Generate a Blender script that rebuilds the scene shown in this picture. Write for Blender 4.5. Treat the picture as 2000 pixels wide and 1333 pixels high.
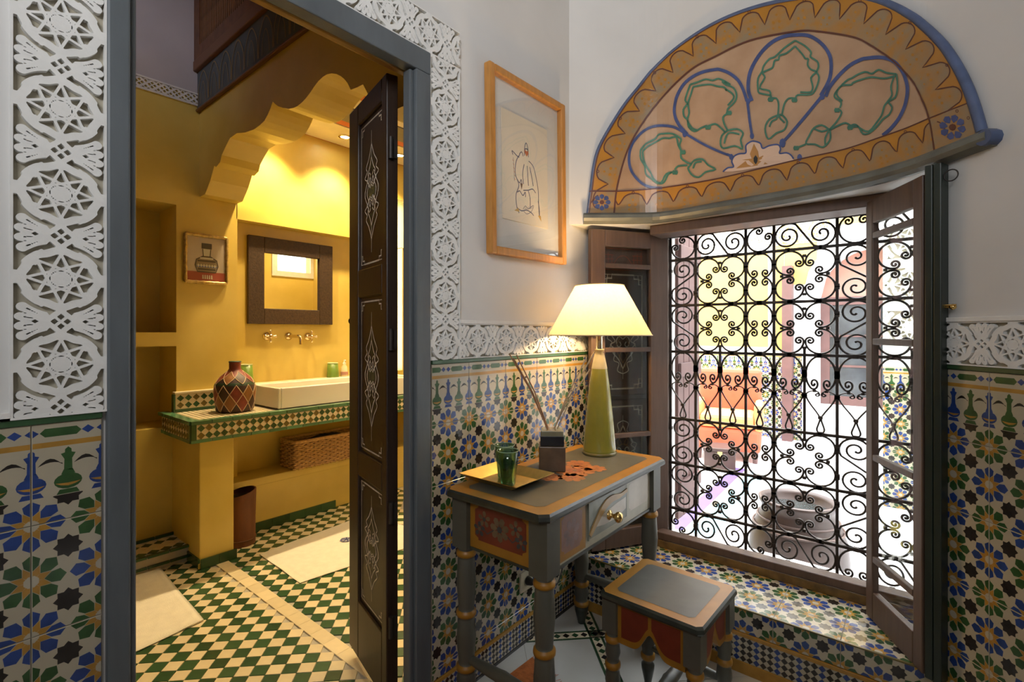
import bpy, math, random
import numpy as np
from mathutils import Vector, Matrix
random.seed(4)
for o in list(bpy.data.objects): bpy.data.objects.remove(o)
SC = bpy.context.scene
COL = SC.collection
PI = math.pi

# ------------------------------------------------------------------ camera, sky, sun, big lights, exposure
TH = math.radians(39.43); SN = math.sin(TH); CS = math.cos(TH)
CAMX, CAMZ, FPX, HOR = 1.235, 1.25, 973.0, 648.0
cd = bpy.data.cameras.new('camera'); cam = bpy.data.objects.new('camera', cd); COL.objects.link(cam)
cam.location = (CAMX, 0, CAMZ); cam.rotation_euler = (PI/2, 0, TH)
cd.sensor_width = 36.0; cd.lens = FPX/2000*36; cd.shift_y = -(666.5-HOR)/2000; cd.clip_start = .02
SC.camera = cam
SC.view_settings.view_transform = 'Standard'; SC.view_settings.look = 'None'
SC.view_settings.gamma = 1; SC.view_settings.use_curve_mapping = False
SC.view_settings.exposure = 0.0
W = bpy.data.worlds.new('sky'); SC.world = W; W.use_nodes = True
bg = W.node_tree.nodes['Background']; bg.inputs[0].default_value = (.86, .92, 1.0, 1); bg.inputs[1].default_value = 13.0

def lamp(name, kind, loc, power, col=(1, 1, 1), rot=None, **kw):
    l = bpy.data.lights.new(name, kind); l.energy = power; l.color = col
    for k, v in kw.items(): setattr(l, k, v)
    o = bpy.data.objects.new(name, l); o.location = loc
    if rot: o.rotation_euler = rot
    COL.objects.link(o); return o
def aim(o, target):
    d = Vector(target)-Vector(o.location); o.rotation_euler = d.to_track_quat('-Z', 'Y').to_euler()
sun = lamp('sun', 'SUN', (2, 6, 8), 7.0, (1, .95, .86), angle=.02); aim(sun, (2.15, 5.0, 0))
# added soft fill from behind the camera; no window is built there
FILL = lamp('room_fill', 'AREA', (2.0, -1.35, 2.6), 27, (.94, .96, 1.0), shape='RECTANGLE', size=1.4, size_y=.8, spread=math.radians(100)); aim(FILL, (.15, 1.0, 2.65))
# warm halogen downlights, plus an added spot brightening the near wall for the mirror
WARM = (1.0, .74, .38)
for (x, y, e) in ((-1.93, 1.50, 90), (-1.93, 1.98, 90), (-1.93, 2.46, 70), (-1.05, 1.75, 32), (-1.05, 2.40, 26), (-.55, 2.62, 60), (-.85, .55, 15)):
    z = 2.60 if y > 1 else 3.2
    sp = lamp('washroom_spot', 'SPOT', (x, y, z), e, WARM, spot_size=math.radians(104 if y > 1 else 64), spot_blend=.75, shadow_soft_size=.03)

COOLFILL = lamp('washroom_cool_fill', 'AREA', (-1.0, -.1, 3.3), 1.3, (.85, .85, 1.0), size=.4, spread=math.radians(70)); aim(COOLFILL, (-2.12, .95, 2.95))  # added cool fill for the upper back wall; no skylight is built

# ------------------------------------------------------------------ pixel -> place helpers (reading the photo's perspective)
def ray(px):
    t = (px-1000)/FPX
    return (-SN+CS*t, CS+SN*t)
def at_s(px, py, s):
    d = ray(px); return (CAMX+s*d[0], s*d[1], CAMZ+(HOR-py)*s/FPX)
def onx(px, py, x): return at_s(px, py, (x-CAMX)/ray(px)[0])
def ony(px, py, y): return at_s(px, py, y/ray(px)[1])
def onz(px, py, z): return at_s(px, py, (z-CAMZ)*FPX/(HOR-py))

# ------------------------------------------------------------------ materials
MATS = {}
def mat(name, col, rough=.5, metal=0., var=.12, scale=6., bump=0., bscale=60., stretch=None, coat=0., col2=None, detail=4., spec=.5, rnd=.25):
    if name in MATS: return MATS[name]
    m = bpy.data.materials.new(name); m.use_nodes = True; nt = m.node_tree; N = nt.nodes; L = nt.links
    p = N['Principled BSDF']; p.inputs['Roughness'].default_value = rough; p.inputs['Metallic'].default_value = metal
    p.inputs['Coat Weight'].default_value = coat; p.inputs['Specular IOR Level'].default_value = spec
    tc = N.new('ShaderNodeTexCoord'); mp = N.new('ShaderNodeMapping'); L.new(tc.outputs['Object'], mp.inputs[0])
    if stretch: mp.inputs['Scale'].default_value = stretch
    nz = N.new('ShaderNodeTexNoise'); nz.inputs['Scale'].default_value = scale; nz.inputs['Detail'].default_value = detail
    L.new(mp.outputs[0], nz.inputs['Vector'])
    oi = N.new('ShaderNodeObjectInfo')
    ma = N.new('ShaderNodeMath'); ma.operation = 'MULTIPLY_ADD'; L.new(oi.outputs['Random'], ma.inputs[0]); ma.inputs[1].default_value = rnd
    mr = N.new('ShaderNodeMapRange'); mr.inputs[1].default_value = .3; mr.inputs[2].default_value = .7
    mr.inputs[3].default_value = 0; mr.inputs[4].default_value = 1-rnd; L.new(nz.outputs['Fac'], mr.inputs[0]); L.new(mr.outputs[0], ma.inputs[2])
    mx = N.new('ShaderNodeMixRGB'); L.new(ma.outputs[0], mx.inputs[0])
    a = [max(0, c*(1-var)) for c in col]; b = [min(1, c*(1+var)) for c in col] if col2 is None else list(col2)
    if col2 is not None: a = list(col)
    mx.inputs[1].default_value = (*a, 1); mx.inputs[2].default_value = (*b, 1); L.new(mx.outputs[0], p.inputs['Base Color'])
    if bump:
        n2 = N.new('ShaderNodeTexNoise'); n2.inputs['Scale'].default_value = bscale; n2.inputs['Detail'].default_value = 5; L.new(mp.outputs[0], n2.inputs['Vector'])
        bp = N.new('ShaderNodeBump'); bp.inputs['Strength'].default_value = bump; bp.inputs['Distance'].default_value = .004
        L.new(n2.outputs['Fac'], bp.inputs['Height']); L.new(bp.outputs[0], p.inputs['Normal'])
    MATS[name] = m; return m
def glassmat(name, tint=(1, 1, 1), gloss=.08, fr_=.55):
    m = bpy.data.materials.new(name); m.use_nodes = True; nt = m.node_tree; N = nt.nodes; L = nt.links
    N.remove(N['Principled BSDF']); tr = N.new('ShaderNodeBsdfTransparent'); tr.inputs[0].default_value = (*tint, 1)
    gl = N.new('ShaderNodeBsdfGlossy'); gl.inputs['Roughness'].default_value = .02; fr = N.new('ShaderNodeLayerWeight'); fr.inputs[0].default_value = .25
    mm = N.new('ShaderNodeMath'); mm.operation = 'MULTIPLY_ADD'; mm.inputs[1].default_value = fr_; mm.inputs[2].default_value = gloss*.5; L.new(fr.outputs['Fresnel'], mm.inputs[0])
    mx = N.new('ShaderNodeMixShader'); L.new(mm.outputs[0], mx.inputs[0]); L.new(tr.outputs[0], mx.inputs[1]); L.new(gl.outputs[0], mx.inputs[2])
    L.new(mx.outputs[0], N['Material Output'].inputs[0]); MATS[name] = m; return m
def emit(name, col, st):
    m = bpy.data.materials.new(name); m.use_nodes = True; N = m.node_tree.nodes; p = N['Principled BSDF']
    p.inputs['Emission Color'].default_value = (*col, 1); p.inputs['Emission Strength'].default_value = st; return m

PLASTER = mat('white_plaster', (.66, .645, .62), .75, var=.05, scale=3, bump=.06, bscale=9, rnd=0)
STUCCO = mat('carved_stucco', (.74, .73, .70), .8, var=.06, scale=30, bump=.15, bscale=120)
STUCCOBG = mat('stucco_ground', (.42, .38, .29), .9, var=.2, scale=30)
TAD = mat('yellow_tadelakt', (.58, .425, .080), .42, scale=2.6, bump=.12, bscale=7, col2=(.73, .565, .15), detail=7, rnd=0)
TADW = mat('lilac_plaster', (.52, .49, .50), .8, var=.08, scale=3, rnd=0)
BLUEWOOD = mat('blue_grey_paint', (.105, .120, .130), .45, var=.22, scale=7, bump=.1, bscale=30, stretch=(2, 2, .5))
DARKWOOD = mat('dark_walnut', (.024, .012, .007), .42, var=.3, scale=9, bump=.12, bscale=40, stretch=(6, 6, .6))
WINWOOD = mat('window_brown', (.088, .052, .036), .5, var=.22, scale=9, bump=.1, bscale=40, stretch=(6, 6, .6))
GREENBLACK = mat('black_green_paint', (.016, .024, .018), .4, var=.2)
IRON = mat('wrought_iron', (.035, .028, .024), .5, metal=.4, var=.3, scale=30)
GLAZE = mat('ivory_glaze', (.43, .38, .28), .16, var=.06, scale=14)
GBLUE = mat('blue_glaze', (.020, .048, .19), .15, var=.3, scale=30)
GGREEN = mat('green_glaze', (.030, .080, .024), .15, var=.3, scale=30)
GOCHRE = mat('ochre_glaze', (.38, .20, .035), .18, var=.2, scale=30)
GBLACK = mat('black_brown_glaze', (.022, .018, .016), .15, var=.3, scale=30)
GROUT = mat('grout', (.45, .42, .36), .9, var=.1, scale=40)
CREAM = mat('cream_glaze', (.72, .62, .42), .3, var=.13, scale=20, rnd=.6)
FGREEN = mat('bottle_green_glaze', (.032, .082, .034), .25, var=.4, scale=20, rnd=.7)
FBROWN = mat('brown_green_glaze', (.13, .10, .03), .25, var=.35, scale=20, rnd=.7)
OCHREP = mat('ochre_paint', (.31, .140, .012), .42, var=.18, scale=16)
GREYP = mat('grey_green_paint', (.082, .079, .060), .42, var=.2, scale=11, bump=.08, bscale=30)
REDP = mat('oxide_red_paint', (.17, .026, .010), .45, var=.25, scale=14)
BRASS = mat('brass', (.80, .55, .20), .25, metal=1, var=.12, scale=12)
CHROME = mat('nickel', (.78, .66, .46), .18, metal=1, var=.05)
TERRY = mat('white_terry', (.78, .74, .64), .95, var=.06, scale=30, bump=.5, bscale=300)
PORC = mat('porcelain', (.83, .78, .66), .18, var=.03)
GLASS = glassmat('window_glass', (.98, .99, .98), .03, .16)

# ------------------------------------------------------------------ mesh builder
def ident(u, v, w): return (u, v, w)
def frame(o, U, V, Wd):
    return lambda u, v, w: (o[0]+U[0]*u+V[0]*v+Wd[0]*w, o[1]+U[1]*u+V[1]*v+Wd[1]*w, o[2]+U[2]*u+V[2]*v+Wd[2]*w)
class MB:
    def __init__(s): s.v = []; s.f = []; s.m = []; s.sm = []
    def add(s, vs, fs, m=0, sm=False):
        b = len(s.v); s.v += [tuple(p) for p in vs]
        for f in fs: s.f.append([i+b for i in f]); s.m.append(m); s.sm.append(sm)
    def box(s, x0, y0, z0, x1, y1, z1, m=0, fr=ident):
        P = [fr(x, y, z) for z in (z0, z1) for y in (y0, y1) for x in (x0, x1)]
        s.add(P, [(0, 2, 3, 1), (4, 5, 7, 6), (0, 1, 5, 4), (2, 6, 7, 3), (0, 4, 6, 2), (1, 3, 7, 5)], m)
    def prism(s, poly, w0, w1, m=0, fr=ident, bottom=True):
        n = len(poly); P = [fr(u, v, w0) for u, v in poly]+[fr(u, v, w1) for u, v in poly]
        F = [tuple(range(n, 2*n))]
        if bottom: F.append(tuple(range(n-1, -1, -1)))
        if w0 != w1: F += [(i, (i+1) % n, n+(i+1) % n, n+i) for i in range(n)]
        s.add(P, F, m)
    def flat(s, poly, w, m=0, fr=ident): s.add([fr(u, v, w) for u, v in poly], [tuple(range(len(poly)))], m)
    def ribbon(s, pts, wid, w, m=0, fr=ident, closed=False, h=0.):
        n = len(pts)
        if n < 2: return
        A = []; B = []
        for i, p in enumerate(pts):
            a = pts[(i-1) % n] if (closed or i > 0) else p; b = pts[(i+1) % n] if (closed or i < n-1) else p
            dx, dy = b[0]-a[0], b[1]-a[1]; l = math.hypot(dx, dy) or 1e-9
            ww = (wid(i/(n-1)) if callable(wid) else wid)/2
            A.append((p[0]-dy/l*ww, p[1]+dx/l*ww)); B.append((p[0]+dy/l*ww, p[1]-dx/l*ww))
        k = n if closed else n-1
        P = [fr(u, v, w) for u, v in A]+[fr(u, v, w) for u, v in B]
        s.add(P, [(i, n+i, n+(i+1) % n, (i+1) % n) for i in range(k)], m)
        if h:
            P2 = [fr(u, v, w-h) for u, v in A]+[fr(u, v, w-h) for u, v in B]
            s.add(P+P2, [(i, (i+1) % n, 2*n+(i+1) % n, 2*n+i) for i in range(k)]+[(n+i, 3*n+i, 3*n+(i+1) % n, n+(i+1) % n) for i in range(k)], m)
    def tube(s, pts, r, n=6, m=0, closed=False, sm=True, flatten=None):
        pts = [Vector(p) for p in pts]; k = len(pts); rings = []
        t0 = (pts[1]-pts[0]).normalized(); up = Vector((0, 0, 1)) if abs(t0.z) < .9 else Vector((0, 1, 0))
        x = t0.cross(up).normalized()
        for i, p in enumerate(pts):
            a = pts[(i-1) % k] if (closed or i > 0) else p; b = pts[(i+1) % k] if (closed or i < k-1) else p
            t = (b-a).normalized() if (b-a).length > 1e-9 else t0
            x = (x-t*x.dot(t)); x = x.normalized() if x.length > 1e-6 else t.orthogonal().normalized(); y = t.cross(x)
            rr = r(i/(k-1)) if callable(r) else r
            rings.append([p+x*(rr*math.cos(2*PI*j/n))+y*(rr*math.sin(2*PI*j/n)) for j in range(n)])
        V = [q for R in rings for q in R]; F = []
        for i in range(k if closed else k-1):
            for j in range(n):
                a = i*n+j; b = i*n+(j+1) % n; c = ((i+1) % k)*n+(j+1) % n; d = ((i+1) % k)*n+j; F.append((a, b, c, d))
        s.add(V, F, m, sm)
        if not closed: s.add(rings[0], [tuple(range(n-1, -1, -1))], m); s.add(rings[-1], [tuple(range(n))], m)
    def lathe(s, prof, n=24, o=(0, 0, 0), m=0, sm=True, ax=None):
        V = []; k = len(prof)
        for r, z in prof:
            for j in range(n):
                a = 2*PI*j/n; p = (r*math.cos(a), r*math.sin(a), z)
                if ax: p = ax(*p)
                V.append((o[0]+p[0], o[1]+p[1], o[2]+p[2]))
        F = [(i*n+j, i*n+(j+1) % n, (i+1)*n+(j+1) % n, (i+1)*n+j) for i in range(k-1) for j in range(n)]
        mm = m
        if isinstance(m, (list, tuple)):
            b = len(s.v); s.v += V
            for i in range(k-1):
                for j in range(n): s.f.append([q+b for q in F[i*n+j]]); s.m.append(m[i]); s.sm.append(sm)
            mm = m[0]
        else: s.add(V, F, m, sm)
        if prof[0][0] > 1e-6: s.add(V[:n], [tuple(range(n-1, -1, -1))], mm)
        if prof[-1][0] > 1e-6: s.add(V[-n:], [tuple(range(n))], m[-1] if isinstance(m, (list, tuple)) else m)
    def mesh(s, name, mats):
        me = bpy.data.meshes.new(name); me.from_pydata(s.v, [], s.f)
        for q in (mats if isinstance(mats, (list, tuple)) else [mats]): me.materials.append(q)
        me.polygons.foreach_set('material_index', s.m); me.polygons.foreach_set('use_smooth', s.sm); me.update(); return me
    def build(s, name, mats, parent=None, bev=0., loc=None):
        return place(name, s.mesh(name, mats), parent, loc, bev=bev)
def place(name, me, parent=None, loc=None, rot=None, scl=None, bev=0.):
    o = bpy.data.objects.new(name, me); COL.objects.link(o)
    if parent: o.parent = parent
    if loc is not None: o.location = loc
    if rot is not None:
        if isinstance(rot, Matrix): o.rotation_euler = rot.to_euler()
        else: o.rotation_euler = rot
    if scl is not None: o.scale = scl
    if bev:
        b = o.modifiers.new('edge', 'BEVEL'); b.width = bev; b.segments = 2; b.limit_method = 'ANGLE'; b.angle_limit = .7
    return o
def tag(o, label=None, cat=None, group=None, kind=None):
    for k, v in (('label', label), ('category', cat), ('group', group), ('kind', kind)):
        if v: o[k] = v
    return o
def thing(name, label, cat, loc=(0, 0, 0), rz=0., group=None, kind=None):
    o = bpy.data.objects.new(name, None); COL.objects.link(o); o.location = loc; o.rotation_euler = (0, 0, rz); o.empty_display_size = .05
    return tag(o, label, cat, group, kind)
def copy_tree(o, parent=None):
    c = o.copy(); COL.objects.link(c)
    if parent: c.parent = parent
    for ch in list(o.children): copy_tree(ch, c)
    return c
def clip(poly, x0, y0, x1, y1):
    for ax, lim, sg in ((0, x0, 1), (0, x1, -1), (1, y0, 1), (1, y1, -1)):
        out = []
        for i in range(len(poly)):
            a = poly[i-1]; b = poly[i]; da = (a[ax]-lim)*sg; db = (b[ax]-lim)*sg
            if (da >= 0) != (db >= 0):
                t = da/(da-db); out.append((a[0]+(b[0]-a[0])*t, a[1]+(b[1]-a[1])*t))
            if db >= 0: out.append(b)
        poly = out
        if len(poly) < 3: return []
    return poly
def spline(pts, k=5, closed=False):
    P = [tuple(p) for p in pts]; n = len(P); out = []
    for i in range(n if closed else n-1):
        p0 = P[(i-1) % n] if (closed or i > 0) else P[i]; p1 = P[i]; p2 = P[(i+1) % n]
        p3 = P[(i+2) % n] if (closed or i < n-2) else p2
        for j in range(k):
            t = j/k
            out.append(tuple(.5*((2*b)+(-a+c)*t+(2*a-5*b+4*c-d)*t*t+(-a+3*b-3*c+d)*t**3) for a, b, c, d in zip(p0, p1, p2, p3)))
    if not closed: out.append(P[-1])
    return out

# ------------------------------------------------------------------ relief from a signed field (marching squares)
def relief(mb, fn, u0, u1, nu, v0, v1, nv, w0, w1, fr=ident, m=0):
    us = np.linspace(u0, u1, nu+1); vs = np.linspace(v0, v1, nv+1); G = fn(*np.meshgrid(us, vs, indexing='ij'))
    G = np.where(np.abs(G) < 1e-7, 1e-7, G); key = {}; VT = []; F = []; WL = []
    def vid(k, p):
        if k not in key: key[k] = len(VT); VT.append(p)
        return key[k]
    ins = G > 0
    full = ins[:-1, :-1] & ins[1:, :-1] & ins[1:, 1:] & ins[:-1, 1:]
    anyi = ins[:-1, :-1] | ins[1:, :-1] | ins[1:, 1:] | ins[:-1, 1:]
    for j in range(nv):
        i = 0
        while i < nu:
            if full[i, j]:
                k = i
                while k < nu and full[k, j]: k += 1
                F.append([vid((i, j), (us[i], vs[j])), vid((k, j), (us[k], vs[j])), vid((k, j+1), (us[k], vs[j+1])), vid((i, j+1), (us[i], vs[j+1]))]); i = k; continue
            if anyi[i, j]:
                cs = [(i, j), (i+1, j), (i+1, j+1), (i, j+1)]; poly = []; kinds = []
                for q in range(4):
                    a = cs[q]; b = cs[(q+1) % 4]; ga = G[a]; gb = G[b]
                    if ga > 0: poly.append(vid(a, (us[a[0]], vs[a[1]]))); kinds.append(0)
                    if (ga > 0) != (gb > 0):
                        t = ga/(ga-gb); kk = ('e',)+tuple(sorted((a, b)))
                        poly.append(vid(kk, (us[a[0]]+(us[b[0]]-us[a[0]])*t, vs[a[1]]+(vs[b[1]]-vs[a[1]])*t))); kinds.append(1 if ga > 0 else 2)
                if len(poly) > 2:
                    F.append(poly)
                    for q in range(len(poly)):
                        if kinds[q] == 1 and kinds[(q+1) % len(poly)] == 2: WL.append((poly[q], poly[(q+1) % len(poly)]))
            i += 1
    n = len(VT); P = [fr(u, v, w1) for u, v in VT]+[fr(u, v, w0) for u, v in VT]
    mb.add(P, F+[(a, a+n, b+n, b) for a, b in WL], m)
# ------------------------------------------------------------------ the room shell
def struct(name, mb, m, parent=None, bev=0., label=None):
    o = mb.build(name, m, parent, bev); o['kind'] = 'structure'
    if label: o['label'] = label
    return o
YL0, YL1, YR0, YR1 = .2477, .297, .962, 1.0726          # door frame: outer and inner edges along the wall
ZIN, ZOUT = 2.075, 2.147                                # lintel under- and upper side
YC = 1.91                                               # where the wall turns into the window bay
BAY = [(0, 1.91), (.30, 2.157), (.476, 2.159), (.639, 2.142), (.837, 2.128), (.965, 2.104), (1.102, 2.0685), (1.248, 1.965), (1.3645, 1.84), (2.30, .836)]
CEIL = 3.25
ZB = 1.78                                                 # underside of the lunette = top of its ledge; the bay curve is read from it
LP0 = [(1128, 2.262), (1152.5, 2.257), (1240, 2.262), (1280, 2.250), (1303, 2.226), (1355, 2.146), (1430, 2.030), (1535, 1.896), (1610, 1.797), (1700, 1.675), (1755, 1.595), (1810, 1.510), (1921, 1.339), (1965, 1.275)]
PXS = [1128+k*11.96 for k in range(71)]
SS = np.interp(PXS, [q[0] for q in LP0], [q[1] for q in LP0])
for _ in range(5): SS[1:-1] = (SS[:-2]+2*SS[1:-1]+SS[2:])/4
def on_line(px): d = ray(px); return (1.965-(1.248-CAMX)*(-.125/.1165))/(d[1]+d[0]*(.125/.1165))
for k, x in enumerate(PXS):
    w = min(1, max(0, (x-1790)/50)); SS[k] = SS[k]*(1-w)+w*on_line(x)
LP = list(zip(PXS, SS))
def lun(px, py, off=0.):
    i = 0
    while i < len(LP)-2 and px > LP[i+1][0]: i += 1
    (p0, s0), (p1, s1) = LP[i], LP[i+1]
    a = at_s(p0, HOR, s0); c = at_s(p1, HOR, s1); d = ray(px)
    ex, ey = c[0]-a[0], c[1]-a[1]; nx, ny = ey, -ex; l = math.hypot(nx, ny); nx, ny = nx/l, ny/l
    k = ((a[0]-CAMX)*nx+a[1]*ny)/(d[0]*nx+d[1]*ny); q = at_s(px, py, k)
    return (q[0]+nx*off, q[1]+ny*off, q[2])
BAYU = [(0, 1.91)]+[lun(p, HOR)[:2] for p, s in LP if 1150 < p < 1960]+[(2.30, .836)]
b = MB(); b.box(-.14, -2.4, 0, 0, YL0, CEIL); b.box(-.14, YR1+.03, 0, 0, YC, CEIL); b.box(-.03, YR1, 0, 0, YR1+.03, CEIL); b.box(-.14, YR1, ZOUT, -.03, YR1+.03, CEIL); b.box(-.14, YL0, ZOUT, 0, YR1, CEIL); b.box(-.14, YC, 0, 0, 2.46, CEIL)
WALL_L = struct('wall_left', b, PLASTER, label='white plaster wall around the washroom doorway above a tiled dado')
b = MB()
poly = BAYU+[(2.45, .836), (2.45, 2.38), (0, 2.38)]
b.prism(poly[::-1], 1.737, CEIL)
low = [(1.262, 1.953), (1.3645, 1.84), (2.30, .836), (2.45, .836), (2.45, 2.38), (1.34, 2.38)]
b.prism(low[::-1], 0, 1.737); b.box(0, 2.358, .2, .262, 2.38, 1.737)
WALL_W = struct('wall_window', b, PLASTER, label='white plaster bay wall around the grilled window')
b = MB(); b.box(2.30, -2.4, 0, 2.45, .84, CEIL); struct('wall_right', b, PLASTER)
b = MB(); b.box(-.14, -2.55, 0, 2.45, -2.4, CEIL); struct('wall_back', b, PLASTER)
b = MB(); b.box(-.14, -2.55, CEIL, 2.45, 2.38, CEIL+.1); struct('ceiling', b, PLASTER)
# outside face of the window wall, with the window hole
GX0, GX1, GZ0, GZ1, GY = .285, 1.315, .268, 1.714, 2.371
b = MB()
b.box(-.14, 2.38, 0, GX0-.01, 2.46, CEIL+.1); b.box(GX1+.01, 2.38, 0, 3.2, 2.46, CEIL+.1)
b.box(GX0-.01, 2.38, GZ1+.005, GX1+.01, 2.46, CEIL+.1); b.box(GX0-.01, 2.38, 0, GX1+.01, 2.46, GZ0-.012)
struct('wall_outer', b, PLASTER)

# ------------------------------------------------------------------ printed wall tiles: flowers, stars, vases (one shared mesh per kind of tile)
TM = [GLAZE, GBLUE, GGREEN, GOCHRE, GBLACK]
def flower(add, cx, cy, c, P):
    for k in range(8):
        a = k*PI/4; ca, sa = math.cos(a), math.sin(a)
        def q(r, h): return (cx+(ca*r-sa*h)*P, cy+(sa*r+ca*h)*P)
        add([q(.17, 0), q(.27, -.098), q(.39, -.118), q(.48, 0), q(.39, .118), q(.27, .098)], c, 1)
        b2 = a+PI/8; cb, sb = math.cos(b2), math.sin(b2)
        def q2(r, g): return (cx+math.cos(g)*r*P, cy+math.sin(g)*r*P)
        add([q2(.02, b2), q2(.165, a), q2(.29, b2), q2(.165, a+PI/4)], 3, 2)
    add([(cx+.11*P*math.cos(k*PI/4+PI/8), cy+.11*P*math.sin(k*PI/4+PI/8)) for k in range(8)], 0, 3)
def star8(add, cx, cy, P):
    R, r = .215, .162
    for k in range(8):
        a = k*PI/4
        add([(cx, cy), (cx+r*P*math.cos(a-PI/8), cy+r*P*math.sin(a-PI/8)), (cx+R*P*math.cos(a), cy+R*P*math.sin(a)), (cx+r*P*math.cos(a+PI/8), cy+r*P*math.sin(a+PI/8))], 4, 1)
TILES = {}
G_ = .0004
def tilemesh(w, h, u0, v0, par, P=.1, border=False, top=None):
    key = (round(w, 3), round(h, 3), round(u0, 3), round(v0, 3), par, border, top)
    if key in TILES: return TILES[key]
    mb = MB(); ch = .0012; T = .006
    mb.add([(G_, G_, 0), (w-G_, G_, 0), (w-G_, h-G_, 0), (G_, h-G_, 0)]+[(G_, G_, T-ch), (w-G_, G_, T-ch), (w-G_, h-G_, T-ch), (G_, h-G_, T-ch)]
           + [(G_+ch, G_+ch, T), (w-G_-ch, G_+ch, T), (w-G_-ch, h-G_-ch, T), (G_+ch, h-G_-ch, T)],
           [(0, 1, 5, 4), (1, 2, 6, 5), (2, 3, 7, 6), (3, 0, 4, 7), (4, 5, 9, 8), (5, 6, 10, 9), (6, 7, 11, 10), (7, 4, 8, 11), (8, 9, 10, 11)])
    lim = [h-G_-ch]
    def add(poly, m, lv):
        q = clip(poly, G_+ch, G_+ch, w-G_-ch, lim[0])
        if len(q) > 2: mb.flat(q, T+.00012*lv, m)
    if border: lim[0] = .0515
    for i in range(-2, int(w/P)+3):
        for j in range(-2, int(h/P)+3):
            cx, cy = u0+i*P, v0+j*P
            if cx < -P or cx > w+P or cy < -P or cy > h+P: continue
            flower(add, cx, cy, 1+((i+j+par) % 2), P); star8(add, cx+P/2, cy+P/2, P)
    if border:
        lim[0] = h-G_-ch; z0, H = .0525, .096
        for i in range(-2, int(w/.05)+3):
            cx = u0+i*.05; c = 1 if i % 2 == 0 else 2
            def V(x, y): return (cx+x*.05, z0+y*H)
            add([V(-.33, 0), V(.33, 0), V(.24, .10), V(-.24, .10)], c, 1)
            add([V(.40*math.cos(t), .27+.165*math.sin(t)) for t in [k*PI/8 for k in range(16)]], c, 1)
            add([V(-.36, .24), V(-.2, .19), V(0, .165), V(.2, .19), V(.36, .24), V(0, .225)][0:3]+[V(0, .225)], 3, 2); add([V(0, .165), V(.2, .19), V(.36, .24), V(0, .225)], 3, 2)
            add([V(-.2, .42), V(.2, .42), V(.13, .52), V(-.13, .52)], c, 1)
            add([V(-.12, .5), V(.12, .5), V(.11, .74), V(-.11, .74)], c, 1)
            add([V(-.07, .70), V(.07, .70), V(.21, .86), V(0, .90), V(-.21, .86)], c, 2)
            add([V(-.10, .84), V(.10, .84), V(.09, .95), V(0, 1.0), V(-.09, .95)], c, 1)
            A = [V(.16+.68*k/6, .64+.15*math.sin(PI*k/6)) for k in range(7)]; B = [V(.16+.68*k/6, .64+.03*k/6+.055*math.sin(PI*k/6)) for k in range(7)]
            for k in range(6): add([A[k], B[k], B[k+1], A[k+1]], 4, 1)
        add([(0, .1515), (w, .1515), (w, .162), (0, .162)], 3, 1)
        for i in range(-2, 5):
            cx = u0+.0+i*.1; cy = .181
            add([(cx-.035, cy-.0085), (cx+.035, cy-.0085), (cx+.0415, cy), (cx+.035, cy+.0085), (cx-.035, cy+.0085), (cx-.0415, cy)][0:6] if False else
                [(cx+.018, cy-.0085), (cx+.062, cy-.0085), (cx+.069, cy), (cx+.062, cy+.0085), (cx+.018, cy+.0085), (cx+.011, cy)], 2, 1)
            for dx in (-.011, .011):
                q = cx-.0105+dx; add([(q-.0095, cy), (q, cy-.0085), (q+.0095, cy), (q, cy+.0085)], 1, 1)
    TILES[key] = mb.mesh('printed_tile', TM); return TILES[key]
def rotm(X, Y, Z): return Matrix((X, Y, Z)).transposed()
def tilewall(parent, o, X, Y, Z, ucuts, vcuts, uref, vref, par, border=None, bscale=1.):
    """tiles between the cuts; uref, vref: one flower centre"""
    R = rotm(X, Y, Z)
    def put(me, u, v, sc=None):
        place('tile', me, parent, (o[0]+X[0]*u+Y[0]*v, o[1]+X[1]*u+Y[1]*v, o[2]+X[2]*u+Y[2]*v), R, sc)
    for a, c in zip(ucuts[:-1], ucuts[1:]):
        for d, e in zip(vcuts[:-1], vcuts[1:]):
            i = math.floor((a-uref)/.1); j = math.floor((d-vref)/.1)
            put(tilemesh(c-a, e-d, uref+i*.1-a, vref+j*.1-d, (i+j+par) % 2), a, d)
        if border is not None:
            i = 2*math.floor((a-uref)/.2); put(tilemesh(c-a, .2, uref+i*.1-a, 0, par, border=True), a, border, (1, bscale, 1))
XY, XZ, XX = (0, 1, 0), (0, 0, 1), (1, 0, 0)
# wall left of the doorway, wall right of it, the two splays of the bay
tilewall(WALL_L, (0, 0, 0), XY, XZ, XX, [-1.258, -1.058, -.858, -.658, -.458, -.258, -.058, .142, YL0-.006], [.1014, .3014, .5014, .7014, .9014], .142, .9014, 0, .9014, .905)
tilewall(WALL_L, (0, 0, 0), XY, XZ, XX, [YR1+.012, 1.257, 1.457, 1.657, 1.857, 2.057, 2.257, 2.357], [.107, .144, .344, .544, .744, .944], 1.257, .944, 1, .944, .99)
dL = (.772, .6356, 0); nL = (.6356, -.772, 0)
tilewall(WALL_W, (.008, 2.358, 0), XX, XZ, (0, -1, 0), [0, .11, .25], [.244, .344, .544, .744, .944], .11, .944, 0, .944, .99)
dR = (.6817, -.7315, 0); nR = (-.7315, -.6817, 0); OR = (1.248, 1.965, 0)
SR = .19
tilewall(WALL_W, OR, dR, XZ, nR, [.022]+[SR+.2*k for k in range(7)], [.144, .344, .544, .744, .944], SR, .944, 1, .944, .99)
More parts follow.
